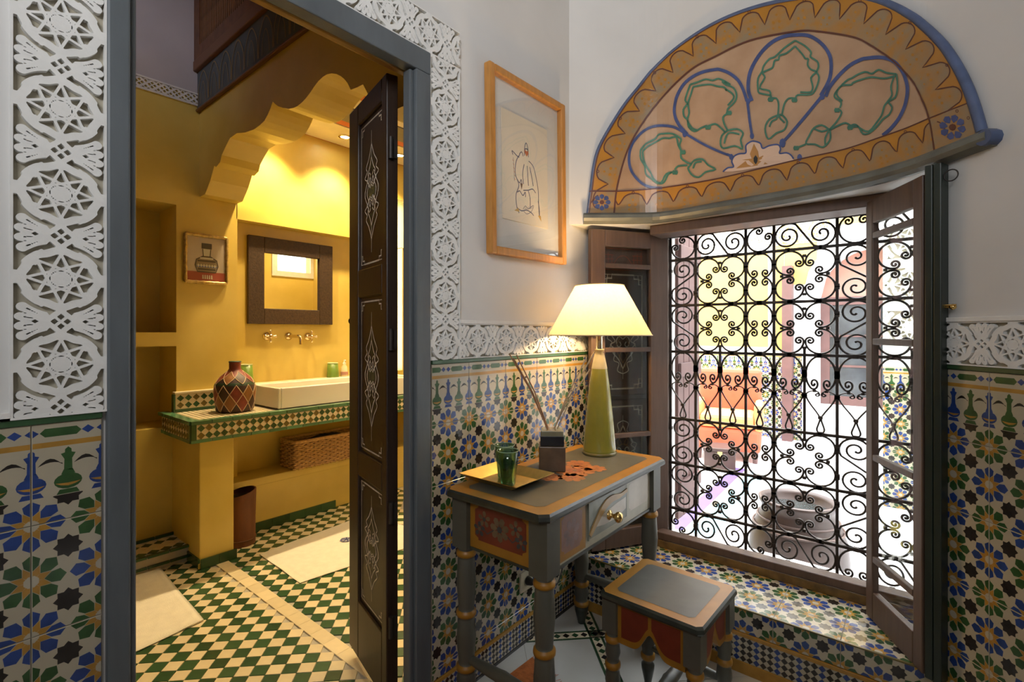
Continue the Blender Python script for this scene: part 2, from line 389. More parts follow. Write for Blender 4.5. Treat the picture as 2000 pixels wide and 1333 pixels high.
# listels above and the small chequered skirting below
def listel(name, parent, o, X, Y, Z, u0, u1, v0, v1, d, m, kind=None):
    b = MB(); fr = frame(o, X, Y, Z); b.box(u0, v0, 0, u1, v1, d, 0, fr); x = b.build(name, m, parent, .0015)
    return x
def checks(name, parent, o, X, Y, Z, u0, u1, v0, v1, rows, cols2, d=.006):
    b = MB(); fr = frame(o, X, Y, Z); b.box(u0, v0, 0, u1, v1, d-.001, 0, fr); c = (v1-v0)/rows; nn = int((u1-u0)/c)+1
    for r in range(rows*2+1):
        for k in range(nn+1):
            cx = u0+(k+(r % 2)*.5)*c; cy = v0+r*c/2
            if r % 2 == 0: continue
            q = clip([(cx-c*.49, cy), (cx, cy-c*.49), (cx+c*.49, cy), (cx, cy+c*.49)], u0, v0, u1, v1)
            if len(q) > 2: b.prism(q, d-.001, d, 1+((k*7+r*3) % len(cols2)), fr, bottom=False)
    x = b.build(name, [GLAZE]+cols2, parent); x['kind'] = 'stuff'; return x
for (o, X, Z, u0, u1, zt, P) in (((0, 0, 0), XY, XX, -1.258, YL0-.006, 1.0825, WALL_L), ((0, 0, 0), XY, XX, YR1+.012, 2.357, 1.1425, WALL_L), ((.008, 2.358, 0), XX, (0, -1, 0), 0, .25, 1.1425, WALL_W), (OR, dR, nR, .022, 1.39, 1.1425, WALL_W)):
    listel('green_listel', P, o, X, XZ, Z, u0, u1, zt, zt+.0135, .010, FGREEN)
    listel('ochre_listel', P, o, X, XZ, Z, u0, u1, .092, .104, .009, GOCHRE)
    checks('chequered_skirting', P, o, X, XZ, Z, u0, u1, .012, .09, 4, [GBLACK, GBLACK, GBLUE])
    listel('dark_listel', P, o, X, XZ, Z, u0, u1, 0, .012, .009, GBLACK)

# ------------------------------------------------------------------ carved stucco bands
PER = .1567; HV = .41
def stucco(u, v):
    r = np.hypot(u, v); th = np.arctan2(v, u); S = -np.ones_like(u)
    def seg(ax, ay, bx, by, r0, r1=None):
        dx, dy = bx-ax, by-ay; t = np.clip(((u-ax)*dx+(v-ay)*dy)/(dx*dx+dy*dy), 0, 1); rr = r0 if r1 is None else r0+(r1-r0)*t
        return rr-np.hypot(u-ax-dx*t, v-ay-dy*t)
    T = [(.285*math.cos(k*PI/4+PI/2), .285*math.sin(k*PI/4+PI/2)) for k in range(8)]
    for k in range(8): S = np.maximum(S, seg(*T[k], *T[(k+3) % 8], .0135))
    S = np.maximum(S, .088-r); S = np.maximum(S, .043-np.abs(r-(.322+.012*np.cos(8*th))))
    for sx in (-.5, .5):
        a = np.abs(u-sx); S = np.maximum(S, .165-(a+np.abs(v)))
        for (hx, hy) in ((.056, 0), (-.056, 0), (0, .056), (0, -.056)):
            S = np.minimum(S, -(.037-(np.abs(u-sx-hx)+np.abs(v-hy)))) if True else S
        for sy in (-1, 1):
            for dx, dy, r1 in ((-.30, .285, .042), (-.165, .315, .046), (-.055, .335, .040), (.055, .335, .040), (.165, .315, .046), (.30, .285, .042)):
                L = seg(sx+dx*.22, sy*.12, sx+dx, sy*dy, .022, r1+.004)
                if abs(dx) > .2: L = np.maximum(L, seg(sx+dx, sy*dy, sx+dx*1.12, sy*(dy-.07), r1, .022))
                L = np.minimum(L, -seg(sx+dx*.55, sy*(dy*.62), sx+dx*.9, sy*(dy*.9), .004, .008))
                S = np.maximum(S, L)
            S = np.maximum(S, seg(sx, sy*.12, sx, sy*.30, .03)); S = np.minimum(S, -(.022-np.abs(u-sx)-np.abs(v-sy*.215)*.7))
    for sy in (-1, 1):
        t = np.minimum(.075-np.abs(u), sy*v-.33); S = np.maximum(S, t); S = np.minimum(S, -(np.minimum(.026-np.abs(u), .5)-np.abs(sy*v-.372)*1.1) if False else S*0+9) if False else S
    S = np.where((np.abs(v) > .10) & (np.abs(v) < .345) & (np.abs(u) > .10), np.minimum(S, -(.020-np.abs(r-.391))), S)
    S = np.maximum(S, np.abs(v)-.386)
    return S
STM = {}
def stmesh(u0, u1):
    k = (round(u0, 3), round(u1, 3))
    if k not in STM:
        mb = MB(); n = max(4, int(76*(u1-u0)))
        relief(mb, stucco, u0, u1, n, -HV, HV, 62, .0015, .0125, frame((0, 0, 0), (PER, 0, 0), (0, PER, 0), (0, 0, 1)))
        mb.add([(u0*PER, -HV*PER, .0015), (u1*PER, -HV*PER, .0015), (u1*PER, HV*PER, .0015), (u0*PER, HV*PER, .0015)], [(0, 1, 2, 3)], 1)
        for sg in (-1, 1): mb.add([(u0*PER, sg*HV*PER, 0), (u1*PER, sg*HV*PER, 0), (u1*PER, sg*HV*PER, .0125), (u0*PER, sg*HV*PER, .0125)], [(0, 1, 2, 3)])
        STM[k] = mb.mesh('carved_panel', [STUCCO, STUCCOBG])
    return STM[k]
def band(parent, o, X, Y, Z, a0, a1, ref, vc, hw):
    """carved panels along X from a0 to a1; ref = a star centre; vc = centre across; hw = half width"""
    R = rotm(X, Y, Z); k = math.floor((a0-ref)/PER+.5); u = a0
    while u < a1-1e-4:
        c = ref+k*PER; e = min(a1, c+PER/2)
        if e-u > .004:
            me = stmesh((u-c)/PER, (e-c)/PER)
            place('carved_panel', me, parent, (o[0]+X[0]*c+Y[0]*vc, o[1]+X[1]*c+Y[1]*vc, o[2]+X[2]*c+Y[2]*vc), R, (1, hw/(HV*PER), 1))
        u = e; k += 1
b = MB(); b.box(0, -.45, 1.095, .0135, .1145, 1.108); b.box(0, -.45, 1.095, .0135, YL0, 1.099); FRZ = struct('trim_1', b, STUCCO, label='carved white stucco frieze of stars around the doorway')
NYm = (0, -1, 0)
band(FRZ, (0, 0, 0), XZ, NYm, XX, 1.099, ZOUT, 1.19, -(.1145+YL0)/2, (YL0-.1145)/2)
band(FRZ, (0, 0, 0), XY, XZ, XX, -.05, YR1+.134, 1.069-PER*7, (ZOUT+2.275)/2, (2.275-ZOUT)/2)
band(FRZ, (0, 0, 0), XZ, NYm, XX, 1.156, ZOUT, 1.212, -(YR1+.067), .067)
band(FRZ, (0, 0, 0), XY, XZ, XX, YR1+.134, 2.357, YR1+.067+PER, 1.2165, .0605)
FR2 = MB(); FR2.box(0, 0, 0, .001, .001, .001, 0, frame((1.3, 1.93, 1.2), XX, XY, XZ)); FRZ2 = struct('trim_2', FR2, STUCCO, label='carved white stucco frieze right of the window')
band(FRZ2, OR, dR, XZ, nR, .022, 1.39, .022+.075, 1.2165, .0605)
for (o, X, Z, u0, u1, P) in (((0, 0, 0), XY, XX, YR1, 2.357, FRZ), (OR, dR, nR, .022, 1.39, FRZ2)):
    if P is FRZ and X is XY: u0 = YR1+.134
    listel('plaster_fillet', P, o, X, XZ, Z, u0, u1, 1.277, 1.290, .016, STUCCO)

# ------------------------------------------------------------------ doorway frame (blue-grey) and lintel
b = MB()
b.box(-.03, YL0, 0, .016, YL1-.012, ZIN); b.box(-.03, YL1-.012, 0, .004, YL1, ZIN-.01)
b.box(-.03, 1.012, 0, .016, YR1, ZIN); b.box(-.03, .996, 0, .004, 1.012, ZIN-.004)
b.box(-.03, YL0, ZIN, .016, YR1, ZOUT)
b.box(-.055, YL0+.0, ZIN-.003, -.03, YR1, ZIN+.03, 1)
DF = struct('trim_3', b, [BLUEWOOD, OCHREP], bev=.004, label='blue-grey painted wooden door frame')

# ------------------------------------------------------------------ the tiled window bench
b = MB(); b.box(0, 1.946, 0, 1.30, 2.38, .232)
BN = struct('trim_4', b, GROUT, label='tiled step running along the window bay')
tilewall(BN, (0, 0, .232), XX, XY, XZ, [.0, .03, .23, .43, .63, .83, 1.03, 1.23, 1.30], [1.944, 2.05, 2.25], .03, 2.05, 0)
tilewall(BN, (0, 1.946, 0), XX, XZ, (0, -1, 0), [.0, .03, .23, .43, .63, .83, 1.03, 1.262], [.150, .234], .03, .150, 1)
listel('ochre_listel', BN, (0, 1.946, 0), XX, XZ, (0, -1, 0), 0, 1.262, .135, .149, .010, GOCHRE)
listel('nosing', BN, (0, 1.946, 0), XX, XZ, (0, -1, 0), 0, 1.262, .2335, .239, .009, FBROWN)
checks('chequered_band', BN, (0, 1.946, 0), XX, XZ, (0, -1, 0), 0, 1.262, .044, .134, 4, [GBLACK, GBLUE, GBLACK])
listel('ochre_base', BN, (0, 1.946, 0), XX, XZ, (0, -1, 0), 0, 1.262, 0, .043, .008, GOCHRE)
listel('gold_riser', BN, (0, 2.25, 0), XX, XZ, (0, -1, 0), .27, 1.28, .239, .272, .006, mat('brown_riser', (.15, .085, .022), .35, var=.45, scale=26))

# ------------------------------------------------------------------ floors
b = MB(); b.box(0, -2.4, -.1, 2.3, 1.95, -.005); FL = struct('floor', b, GROUT, label='pale marble floor with mosaic strips')
MARB = mat('pale_marble', (.50, .49, .44), .22, var=.08, scale=4, rnd=.3)
r2 = math.sqrt(.5)
# mosaic strips run along the diagonals; the marble pieces fill the diamonds between them
ST = .30; SW = .055
def dg(a, c): return ((a-c)*r2, (a+c)*r2)                # diagonal coordinates -> floor x, y
a0 = (.188+1.81)*r2+.0; c0 = (1.81-.188)*r2-.006
def inroom(p): return -.001 < p[0] < 2.3 and -2.4 < p[1] < 1.95
pieces = {}
for i in range(-14, 14):
    for j in range(-14, 14):
        A0, A1 = a0+i*2*ST+SW/2, a0+(i+1)*2*ST-SW/2; B0, B1 = c0+j*2*ST+SW/2, c0+(j+1)*2*ST-SW/2
        for (p, q) in ((A0, (A0+A1)/2), ((A0+A1)/2, A1)):
            for (r, s) in ((B0, (B0+B1)/2), ((B0+B1)/2, B1)):
                g = .0015; poly = [dg(p+g, r+g), dg(q-g, r+g), dg(q-g, s-g), dg(p+g, s-g)]
                poly = clip(poly, .001, -2.39, 2.29, 1.945)
                if len(poly) > 2:
                    m2 = MB(); m2.prism(poly, -.005, 0); m2.build('tile', MARB, FL)
b = MB()
for i in range(-14, 14):
    for axis in (0, 1):
        base = (a0 if axis == 0 else c0)+i*2*ST
        for k in range(-160, 160):
            t = k*.0375
            def pt(x, y): return dg(base+x, t+y) if axis == 0 else dg(t+y, base+x)
            cxy = pt(0, .018)
            if not inroom(cxy) or cxy[1] < .9: continue
            for poly, m in (([pt(-SW/2, 0), pt(-SW/2+.009, 0), pt(-SW/2+.009, .0365), pt(-SW/2, .0365)], 1), ([pt(SW/2-.009, 0), pt(SW/2, 0), pt(SW/2, .0365), pt(SW/2-.009, .0365)], 1),
                            ([pt(-SW/2+.0095, 0), pt(SW/2-.0095, 0), pt(SW/2-.0095, .0365), pt(-SW/2+.0095, .0365)], 0),
                            ([pt(-.015, .018), pt(0, .003), pt(.015, .018), pt(0, .033)], 2+k % 2)):
                q = clip(poly if axis == 0 else poly[::-1], .001, -2.39, 2.29, 1.945)
                if len(q) > 2: b.prism(q, -.005, .0 if m < 2 else .0004, m, bottom=False)
x = b.build('mosaic_strip', [CREAM, FGREEN, GBLACK, FGREEN], FL); x['kind'] = 'stuff'
# ------------------------------------------------------------------ the washroom: shell
BX, BXM = -2.12, -2.20                                    # picture wall, recessed mirror wall
AY0, AY1 = 1.12, 1.33                                     # the arch wall
def dl_in_niche(): pass
b = MB()
# back wall left of the arch with two stacked niches (y .62-1.0)
for (y0, y1, z0, z1) in ((-.6, .60, 0, 3.45), (1.0, 1.335, 0, 2.66), (.60, 1.0, 1.99, 3.45), (.60, 1.0, 1.165, 1.245), (.60, 1.0, .62, .70), (.60, 1.0, 0, .62), (1.0, 1.13, 2.66, 3.45)):
    b.box(BX-.32 if (z0, z1) not in ((1.165, 1.245), (.62, .70)) else BX-.30, y0, z0, BX, y1, z1)
b.box(BX-.34, .58, .6, BX-.30, 1.02, 2.0)
b.box(BX-.2, AY1, 1.965, BX, 2.585, 2.66); b.box(BX-.2, 2.70, 1.965, BX, 3.0, 2.66); b.box(BX-.2, 2.585, 2.35, BX, 2.70, 2.66)                    # wall over the mirror recess
b.box(BX-.2, AY1, 0, BXM, 2.44, 1.97); b.box(BX-.2, 2.44, 0, BXM, 2.585, 1.97); b.box(BX-.2, 2.70, 0, BXM, 3.0, 1.97); b.box(BX-.2, 2.585, 0, BXM, 2.70, .92)
WB = struct('wall_washroom', b, TAD, label='yellow tadelakt wall of the washroom with two niches')
b = MB(); b.box(BX-.005, -.6, 2.66, BX+.004, AY0, 3.45); struct('trim_5', b, TADW)
b = MB(); b.box(BX-.4, -.75, 0, -.14, -.6, 3.45); struct('wall_washroom_left', b, TAD)
b = MB(); b.box(BX-.4, 3.0, 0, -.14, 3.1, 2.7); struct('wall_washroom_end', b, TAD)
b = MB()                                                  # the near wall's washroom face, with a high window to the courtyard
b.box(-.16, -.6, 0, -.141, YL0, 3.45); b.box(-.16, YR1+.03, 0, -.141, 2.40, 3.45); b.box(-.16, YR1, ZOUT, -.141, YR1+.03, 3.45); b.box(-.16, YL0, ZOUT, -.141, YR1, 3.45)
b.box(-.16, 2.40, 0, -.06, 2.58, 2.7); b.box(-.16, 2.96, 0, -.06, 3.1, 2.7); b.box(-.16, 2.58, 0, -.06, 2.96, 1.92); b.box(-.16, 2.58, 2.38, -.06, 2.96, 2.7)
struct('wall_washroom_near', b, TAD)
b = MB()
for (y0, z0, y1, z1) in ((2.52, 1.86, 3.0, 1.92), (2.52, 2.38, 3.0, 2.44), (2.52, 1.92, 2.58, 2.38), (2.96, 1.92, 3.0, 2.38)): b.box(-.172, y0, z0, -.16, y1, z1)
struct('window_2', b, STUCCO, label='high washroom window with a carved white stucco border')
b = MB(); b.box(BX-.4, AY1-.02, 2.66, -.06, 3.1, 2.76); struct('ceiling', b, PLASTER)
b = MB(); b.box(BX-.4, -.75, 3.4, -.14, AY1, 3.5)
CW = struct('ceiling', b, mat('brown_ceiling', (.17, .075, .03), .5, var=.2, scale=8), label='brown slatted wooden ceiling of the washroom')
m2 = MB(); m2.box(0, -.012, -.012, 1.95, .012, 0)
sl = m2.mesh('slat', mat('brown_slat', (.20, .085, .03), .5, var=.2, scale=20))
for k in range(38): place('slat', sl, CW, (BX, -.3+k*.036, 3.4))
# painted ceiling bands over the basin (run along the back wall)
for i, (x0, x1, c) in enumerate(((BXM, -2.10, (.36, .075, .02)), (-2.10, -1.78, (.66, .60, .52)), (-1.78, -1.70, (.42, .09, .025)), (-1.70, -1.50, (.15, .13, .12)), (-1.50, -1.36, (.56, .50, .46)), (-1.36, -1.28, (.42, .09, .025)), (-1.28, -1.05, (.12, .10, .09)), (-1.05, -.2, (.55, .30, .12)))):
    b = MB(); b.box(x0, AY1, 2.640-.006*(i % 2), x1, 3.0, 2.662); o = b.build('trim_6', mat('ceiling_band_%d' % i, c, .6, rnd=0), None, .003); o['kind'] = 'structure'

# the scalloped arch wall
ARC = [(400, 381), (411, 352), (418.6, 324), (422, 326.5), (430, 317), (433, 303), (439, 290), (449, 270), (462.5, 260.5), (479, 259), (496, 253), (507, 245), (516.5, 236), (523, 224), (528, 212.6), (532.7, 198.5), (537, 203), (543.5, 207.6), (553, 211), (564, 212.6), (573, 211), (580.6, 207.6), (589, 201), (597.5, 192), (606, 181), (614, 168.8), (622, 158.5), (631, 150), (639, 145), (648, 143.4), (657, 144.6), (665, 148.5), (672, 154), (678.5, 162), (685, 175.5), (697, 171), (709, 165)]
prof = [(lambda q: (q[0], q[2]))(ony(px, py, AY0)) for px, py in ARC]
prof[0] = (-2.03, 2.06); prof += [(-.40, 2.16), (-.36, 2.11), (-.34, 2.08), (-.30, 2.05), (-.16, 2.05)]
b = MB(); pts = [(BX, 2.06)]+prof; n = len(pts)
V = []
for (x, z) in pts: V += [(x, AY0, z), (x, AY1, z), (x, AY0, 3.42), (x, AY1, 2.67)]
b.v += V
for i in range(n-1):
    a, c = 4*i, 4*(i+1)
    for f in ((a, c, c+2, a+2), (a+1, a+3, c+3, c+1), (a, a+1, c+1, c)): b.f.append(f); b.m.append(0); b.sm.append(False)
struct('wall_arch', b, TAD, label='yellow scalloped arch over the basin')
b = MB(); b.box(BX, AY0-.012, 2.58, -.16, AY0, 2.80, 0)
FRP = struct('trim_7', b, mat('frieze_blue_grey', (.085, .105, .115), .6, var=.3, scale=9), label='blue-grey painted frieze above the arch')
m2 = MB(); fr = frame((0, 0, 0), (1, 0, 0), (0, 0, 1), (0, -1, 0))
m2.ribbon(spline([(-.075, -.09), (-.07, 0), (-.035, .065), (0, .09), (.035, .065), (.07, 0), (.075, -.09)], 4), .007, .0145, 0, fr)
m2.ribbon(spline([(-.04, -.09), (-.03, -.02), (0, .03), (.03, -.02), (.04, -.09)], 4), .005, .0145, 0, fr)
ogv = m2.mesh('painted_ogive', mat('frieze_ochre', (.26, .19, .09), .6))
for k in range(12): place('painted_ogive', ogv, FRP, (BX+.1+k*.16, AY0, 2.69))
b = MB(); b.box(BX, AY0-.03, 2.86, BX+.09, AY0, 3.4); b.box(BX+.09, AY0-.03, 2.86, -.16, AY0, 2.93); b.box(BX+.09, AY0-.008, 2.93, -.16, AY0, 3.4); b.box(-1.2, AY0-.03, 2.93, -1.12, AY0, 3.4)
LTC = struct('trim_13', b, mat('brown_lattice', (.15, .06, .022), .5, var=.3, scale=20), label='brown ribbed wooden screen above the painted frieze')
m2 = MB(); m2.box(-.006, -.018, 2.93, .006, 0, 3.4); rb_ = m2.mesh('slat', mat('brown_rib', (.20, .09, .035), .5, var=.3, scale=20))
for k in range(75): place('slat', rb_, LTC, (BX+.10+k*.0245, AY0-.008, 0))
b = MB(); b.box(BX, AY0-.035, 2.80, -.16, AY0, 2.86); b.box(BX, AY0-.022, 2.565, -.16, AY0, 2.58); struct('trim_8', b, mat('brown_moulding', (.16, .07, .03), .5), bev=.006)
b = MB(); fz = MB()
fz.box(BX, -.6, 2.60, BX+.010, AY0, 2.612); fz.box(BX, -.6, 2.665, BX+.012, AY0, 2.675)
FZ = struct('trim_9', fz, STUCCO, label='narrow stucco lattice band on the washroom back wall')
m2 = MB()
for sg in (1, -1): m2.ribbon([(-.03, -.027*sg), (.03, .027*sg)], .010, .009, 0, frame((0, 0, 0), XY, XZ, XX), h=.008)
m2.ribbon([(-.03, 0), (0, .027), (.03, 0), (0, -.027)], .007, .009, 0, frame((0, 0, 0), XY, XZ, XX), closed=True, h=.008)
lt = m2.mesh('lattice_piece', STUCCO)
for k in range(26): place('lattice_piece', lt, FZ, (BX, AY0-.03-k*.06, 2.6385))

# ------------------------------------------------------------------ washroom floor: green and cream lozenge tiles
b = MB(); b.box(BX-.1, -.6, -.1, -.002, 3.0, -.005); FB = struct('floor', b, GROUT, label='green and cream chequered tile floor of the washroom')
def project(x, y, z):
    dx, dy = x-CAMX, y; r = dx*CS+dy*SN; f = -dx*SN+dy*CS
    return (1000+FPX*r/f, HOR-FPX*(z-CAMZ)/f, f)
TS = .0555; hT = TS/2-.0011
m2 = MB(); m2.add([(-hT, -hT, -.005), (hT, -hT, -.005), (hT, hT, -.005), (-hT, hT, -.005), (-hT, -hT, -.0008), (hT, -hT, -.0008), (hT, hT, -.0008), (-hT, hT, -.0008), (-hT+.0012, -hT+.0012, 0), (hT-.0012, -hT+.0012, 0), (hT-.0012, hT-.0012, 0), (-hT+.0012, hT-.0012, 0)],
                  [(0, 1, 5, 4), (1, 2, 6, 5), (2, 3, 7, 6), (3, 0, 4, 7), (4, 5, 9, 8), (5, 6, 10, 9), (6, 7, 11, 10), (7, 4, 8, 11), (8, 9, 10, 11)])
tg = [m2.mesh('floor_tile', q) for q in (FGREEN, CREAM)]
Rz = Matrix.Rotation(PI/4, 3, 'Z'); cand = []; rest = MB(); STRIP = (1.055, 1.115)
for i in range(-70, 70):
    for j in range(-70, 70):
        x, y = (i-j)*TS*r2-1.2, (i+j)*TS*r2+1.3
        if not (BXM+.0 < x < -.03 and .10 < y < 2.95): continue
        if STRIP[0]-.02 < y < STRIP[1]+.02: continue
        if y > STRIP[1] and False: continue
        px, py, f = project(x, y, 0)
        if x < -1.70 and 1.0 < y < 1.16: continue
        vis = 255 < px < 790 and py < 1350
        cand.append(((1/f if vis else 0)*(1+.05*random.random()), x, y, (i+j) % 2))
cand.sort(reverse=True)
for q, (s, x, y, c) in enumerate(cand):
    zz = random.uniform(-.0006, .0004)
    if q < 296: place('tile', tg[c], FB, (x, y, zz), (random.uniform(-.006, .006), random.uniform(-.006, .006), PI/4))
    elif q < 1500:
        fr = frame((x, y, zz), (r2, r2, 0), (-r2, r2, 0), (0, 0, 1)); rest.box(-hT, -hT, -.005, hT, hT, 0, c, fr)
o = rest.build('small_tiles', [FGREEN, CREAM], FB); o['kind'] = 'stuff'
m2 = MB(); m2.box(-.0495, STRIP[0], -.005, .0495, STRIP[1], .0005); stp = m2.mesh('strip_tile', CREAM)
for k in range(17): place('strip_tile', stp, FB, (-1.66+k*.1, 0, random.uniform(0, .0006)))
# tiled hearth-like step at the foot of the niches
b = MB(); b.box(BX, .2, 0, -1.86, .985, .078)
HS = struct('trim_10', b, GROUT, label='low tiled step below the niches')
m2 = MB(); m2.box(-.048, -.012, 0, .048, .012, .012); et = m2.mesh('edge_tile', FGREEN)
for k in range(8):
    place('edge_tile', et, HS, (-1.862, .94-k*.1, .074), (0, 0, PI/2)); place('edge_tile', et, HS, (BX+.012, .94-k*.1, .082), (PI/2, 0, PI/2)); place('edge_tile', et, HS, (-1.858, .94-k*.1, .022), (0, PI/2*0, PI/2))
m2 = MB(); m2.prism([(-.028, 0), (0, -.028), (.028, 0), (0, .028)], 0, .003); dt = [m2.mesh('diamond_tile', q) for q in (FGREEN, CREAM)]
for k in range(13):
    for r in range(3): place('diamond_tile', dt[1 if r == 1 else 0], HS, (-1.915-r*.058, .95-k*.058, .078)); place('diamond_tile', dt[1], HS, (-1.944-r*.058, .92-k*.058, .078))

# ------------------------------------------------------------------ washroom counter: masonry with a tiled slab
b = MB()
b.box(-1.70, .98, 0, BXM, 1.15, .668); b.box(-1.70, .972, .0, -1.69, 1.158, .03)
b.box(BXM, 1.15, 0, -2.19+.0, 2.6, .30); b.box(-2.30, 1.15, .28, -1.98, 2.7, .33); b.box(-2.01, 1.15, 0, -1.985, 2.7, .30); b.box(-1.99, 2.62, 0, BXM, 2.7, .668)
CT = struct('trim_11', b, TAD, bev=.012, label='yellow masonry counter base with a low shelf')
m2 = MB(); m2.box(-.055, 0, 0, .055, .008, .052); et2 = m2.mesh('edge_tile', FGREEN)
for k in range(7): place('edge_tile', et2, CT, (-1.985, 1.21+k*.112, .0), (0, 0, -PI/2))
for k in range(2): place('edge_tile', et2, CT, (-1.69, 1.025+k*.09, 0), (0, 0, -PI/2), (.8, 1, 1))
for k in range(4): place('edge_tile', et2, CT, (-1.75-k*.112, .980, 0), (0, 0, PI))
TT = thing('tiled_countertop', 'long countertop edged in green tiles with diamond chequer front, under the basin', 'countertop', (-1.66, 1.7, .67))
def sub(mb, name, m, bev=0.):
    o = mb.build(name, m, TT, bev); o.location = (1.66, -1.7, -.67); return o
CX0, CX1, CY0, CY1, CZ0, CZ1 = BXM, -1.655, .925, 2.62, .672, .782
b = MB(); b.box(BX+.001, CY0+.004, CZ0, CX1-.004, CY1, CZ1-.004); b.box(BXM+.001, 1.338, CZ0, BX+.001, CY1, CZ1-.004); sub(b, 'slab', GROUT)
nt = 17; L = (CY1-CY0)/nt
m2 = MB(); m2.box(-L/2+.002, -.045, -.014, L/2-.002, .004, .004); ft = m2.mesh('edge_tile', mat('sea_green_glaze', (.075, .19, .10), .2, var=.3, scale=18, rnd=.8))
def putT(name, me, loc, rot=None, scl=None): return place(name, me, TT, (loc[0]+1.66, loc[1]-1.7, loc[2]-.67), rot, scl)
for k in range(nt):
    putT('edge_tile', ft, (CX1, CY0+(k+.5)*L, CZ1), (0, 0, -PI/2)); putT('edge_tile', ft, (CX1, CY0+(k+.5)*L, CZ0+.014), (0, 0, -PI/2), (1, .3, 1))
for k in range(5): putT('edge_tile', ft, (CX1-.06-k*.1, CY0, CZ1), (0, 0, PI)); putT('edge_tile', ft, (CX1-.06-k*.1, CY0, CZ0+.014), (0, 0, PI), (1, .3, 1))
m2 = MB(); m2.box(-.012, -.004, -.04, .012, .004, .04); vt = m2.mesh('corner_tile', FGREEN); putT('corner_tile', vt, (CX1, CY0+.014, .727), (0, 0, -PI/2)); putT('corner_tile', vt, (CX1-.014, CY0, .727))
D = .0185
b = MB(); b.box(CX1-.004, CY0+.026, CZ0+.016, CX1-.001, CY1, CZ1-.018); b.box(CX0+.1, CY0+.001, CZ0+.016, CX1-.026, CY0+.004, CZ1-.018); sub(b, 'cream_ground', CREAM)
m2 = MB(); m2.prism([(-D, 0), (0, -D), (D, 0), (0, D)], 0, .003, 0, frame((0, 0, 0), XY, XZ, XX)); dm = [m2.mesh('diamond_tile', q) for q in (FGREEN, FBROWN)]
for k in range(44):
    for r in range(2): putT('diamond_tile', dm[1 if (k*5+r*3) % 4 == 0 else 0], (CX1-.0015, CY0+.048+k*.0375, CZ0+.036+r*.0385))
for k in range(11):
    for r in range(2): putT('diamond_tile', dm[1], (CX1-.05-k*.0375, CY0+.0015, CZ0+.036+r*.0385), (0, 0, -PI/2))
# backsplash and the striped tiles of the top, left of the basin
b = MB(); b.box(BX, .985, CZ1, BX+.035, 1.365, CZ1+.105); b.box(BX-.003, .98, CZ1+.105, BX+.04, 1.37, CZ1+.118); sub(b, 'backsplash', CREAM, .003)
b = MB(); b.box(BX, .975, CZ1, BX+.037, .985, CZ1+.105); b.box(BX, 1.365, CZ1, BX+.037, 1.38, CZ1+.105); b.box(BX+.03, .985, CZ1, BX+.038, 1.365, CZ1+.018); sub(b, 'green_border', FGREEN, .002)
for k in range(9):
    for r in range(2): putT('diamond_tile', dm[(k+r) % 3 == 0], (BX+.0345, 1.01+k*.041, CZ1+.04+r*.041))
m2 = MB(); m2.box(0, -.009, 0, .40, .009, .004); sp_ = m2.mesh('stripe_tile', CREAM)
for k in range(16): putT('stripe_tile', sp_, (BX+.045, CY0+.045+k*.0265, CZ1-.003))
# ------------------------------------------------------------------ basin
BS = thing('basin', 'long white rectangular porcelain basin on the tiled countertop', 'basin', (-1.93, 1.94, CZ1+.004))
bx0, bx1, by0, by1, bh = -.205, .20, -.53, .53, .125
b = MB(); t = .018
b.box(bx0, by0, .0, bx1, by0+t, bh); b.box(bx0, by1-t, 0, bx1, by1, bh); b.box(bx0, by0+t, 0, bx0+t+.05, by1-t, bh); b.box(bx1-t, by0+t, 0, bx1, by1-t, bh); b.box(bx0, by0+t, 0, bx1-t, by1-t, .03)
b.build('bowl', PORC, BS, .006)
b = MB(); b.lathe([(.0, .003), (.03, .003), (.034, 0)], 16); o = b.build('drain', CHROME, BS); o.location = (0, 0, .032)
# ------------------------------------------------------------------ taps on the wall
def axx(x, y, z): return (z, x, y)
def tap(px, py, label):
    p = onx(px, py, BXM); t = thing('tap_handle', label, 'tap', p, 0, 'cross-handled taps over the basin')
    b = MB(); b.lathe([(.030, 0), (.030, .006), (.020, .014), (.013, .02), (.013, .04), (.018, .044), (.018, .05)], 16, ax=axx); b.build('escutcheon', CHROME, t)
    b = MB(); b.tube([(.058, -.034, 0), (.058, .034, 0)], .0075, 8); b.tube([(.058, 0, -.034), (.058, 0, .034)], .0075, 8); b.lathe([(.014, .048), (.014, .066), (.008, .07), (0, .07)], 12, ax=axx)
    for a, c in ((.034, 0), (-.034, 0), (0, .034), (0, -.034)): b.lathe([(0, -.010), (.009, -.005), (.0095, .004), (0, .010)], 8, o=(.058, a, c))
    b.build('cross_handle', CHROME, t)
tap(521, 657, 'nickel cross-handled tap left of the spout'); tap(601, 658, 'nickel cross-handled tap right of the spout')
p = onx(563, 657, BXM); t = thing('spout', 'nickel wall spout between the two cross-handled taps', 'spout', p)
b = MB(); b.lathe([(.028, 0), (.028, .006), (.018, .014), (.012, .02)], 16, ax=axx); b.build('escutcheon', CHROME, t)
b = MB(); b.tube(spline([(.0, 0, 0), (.10, .0, 0), (.155, 0, -.002), (.172, 0, -.016), (.175, 0, -.055)], 5), .0115, 10); b.build('pipe', CHROME, t)
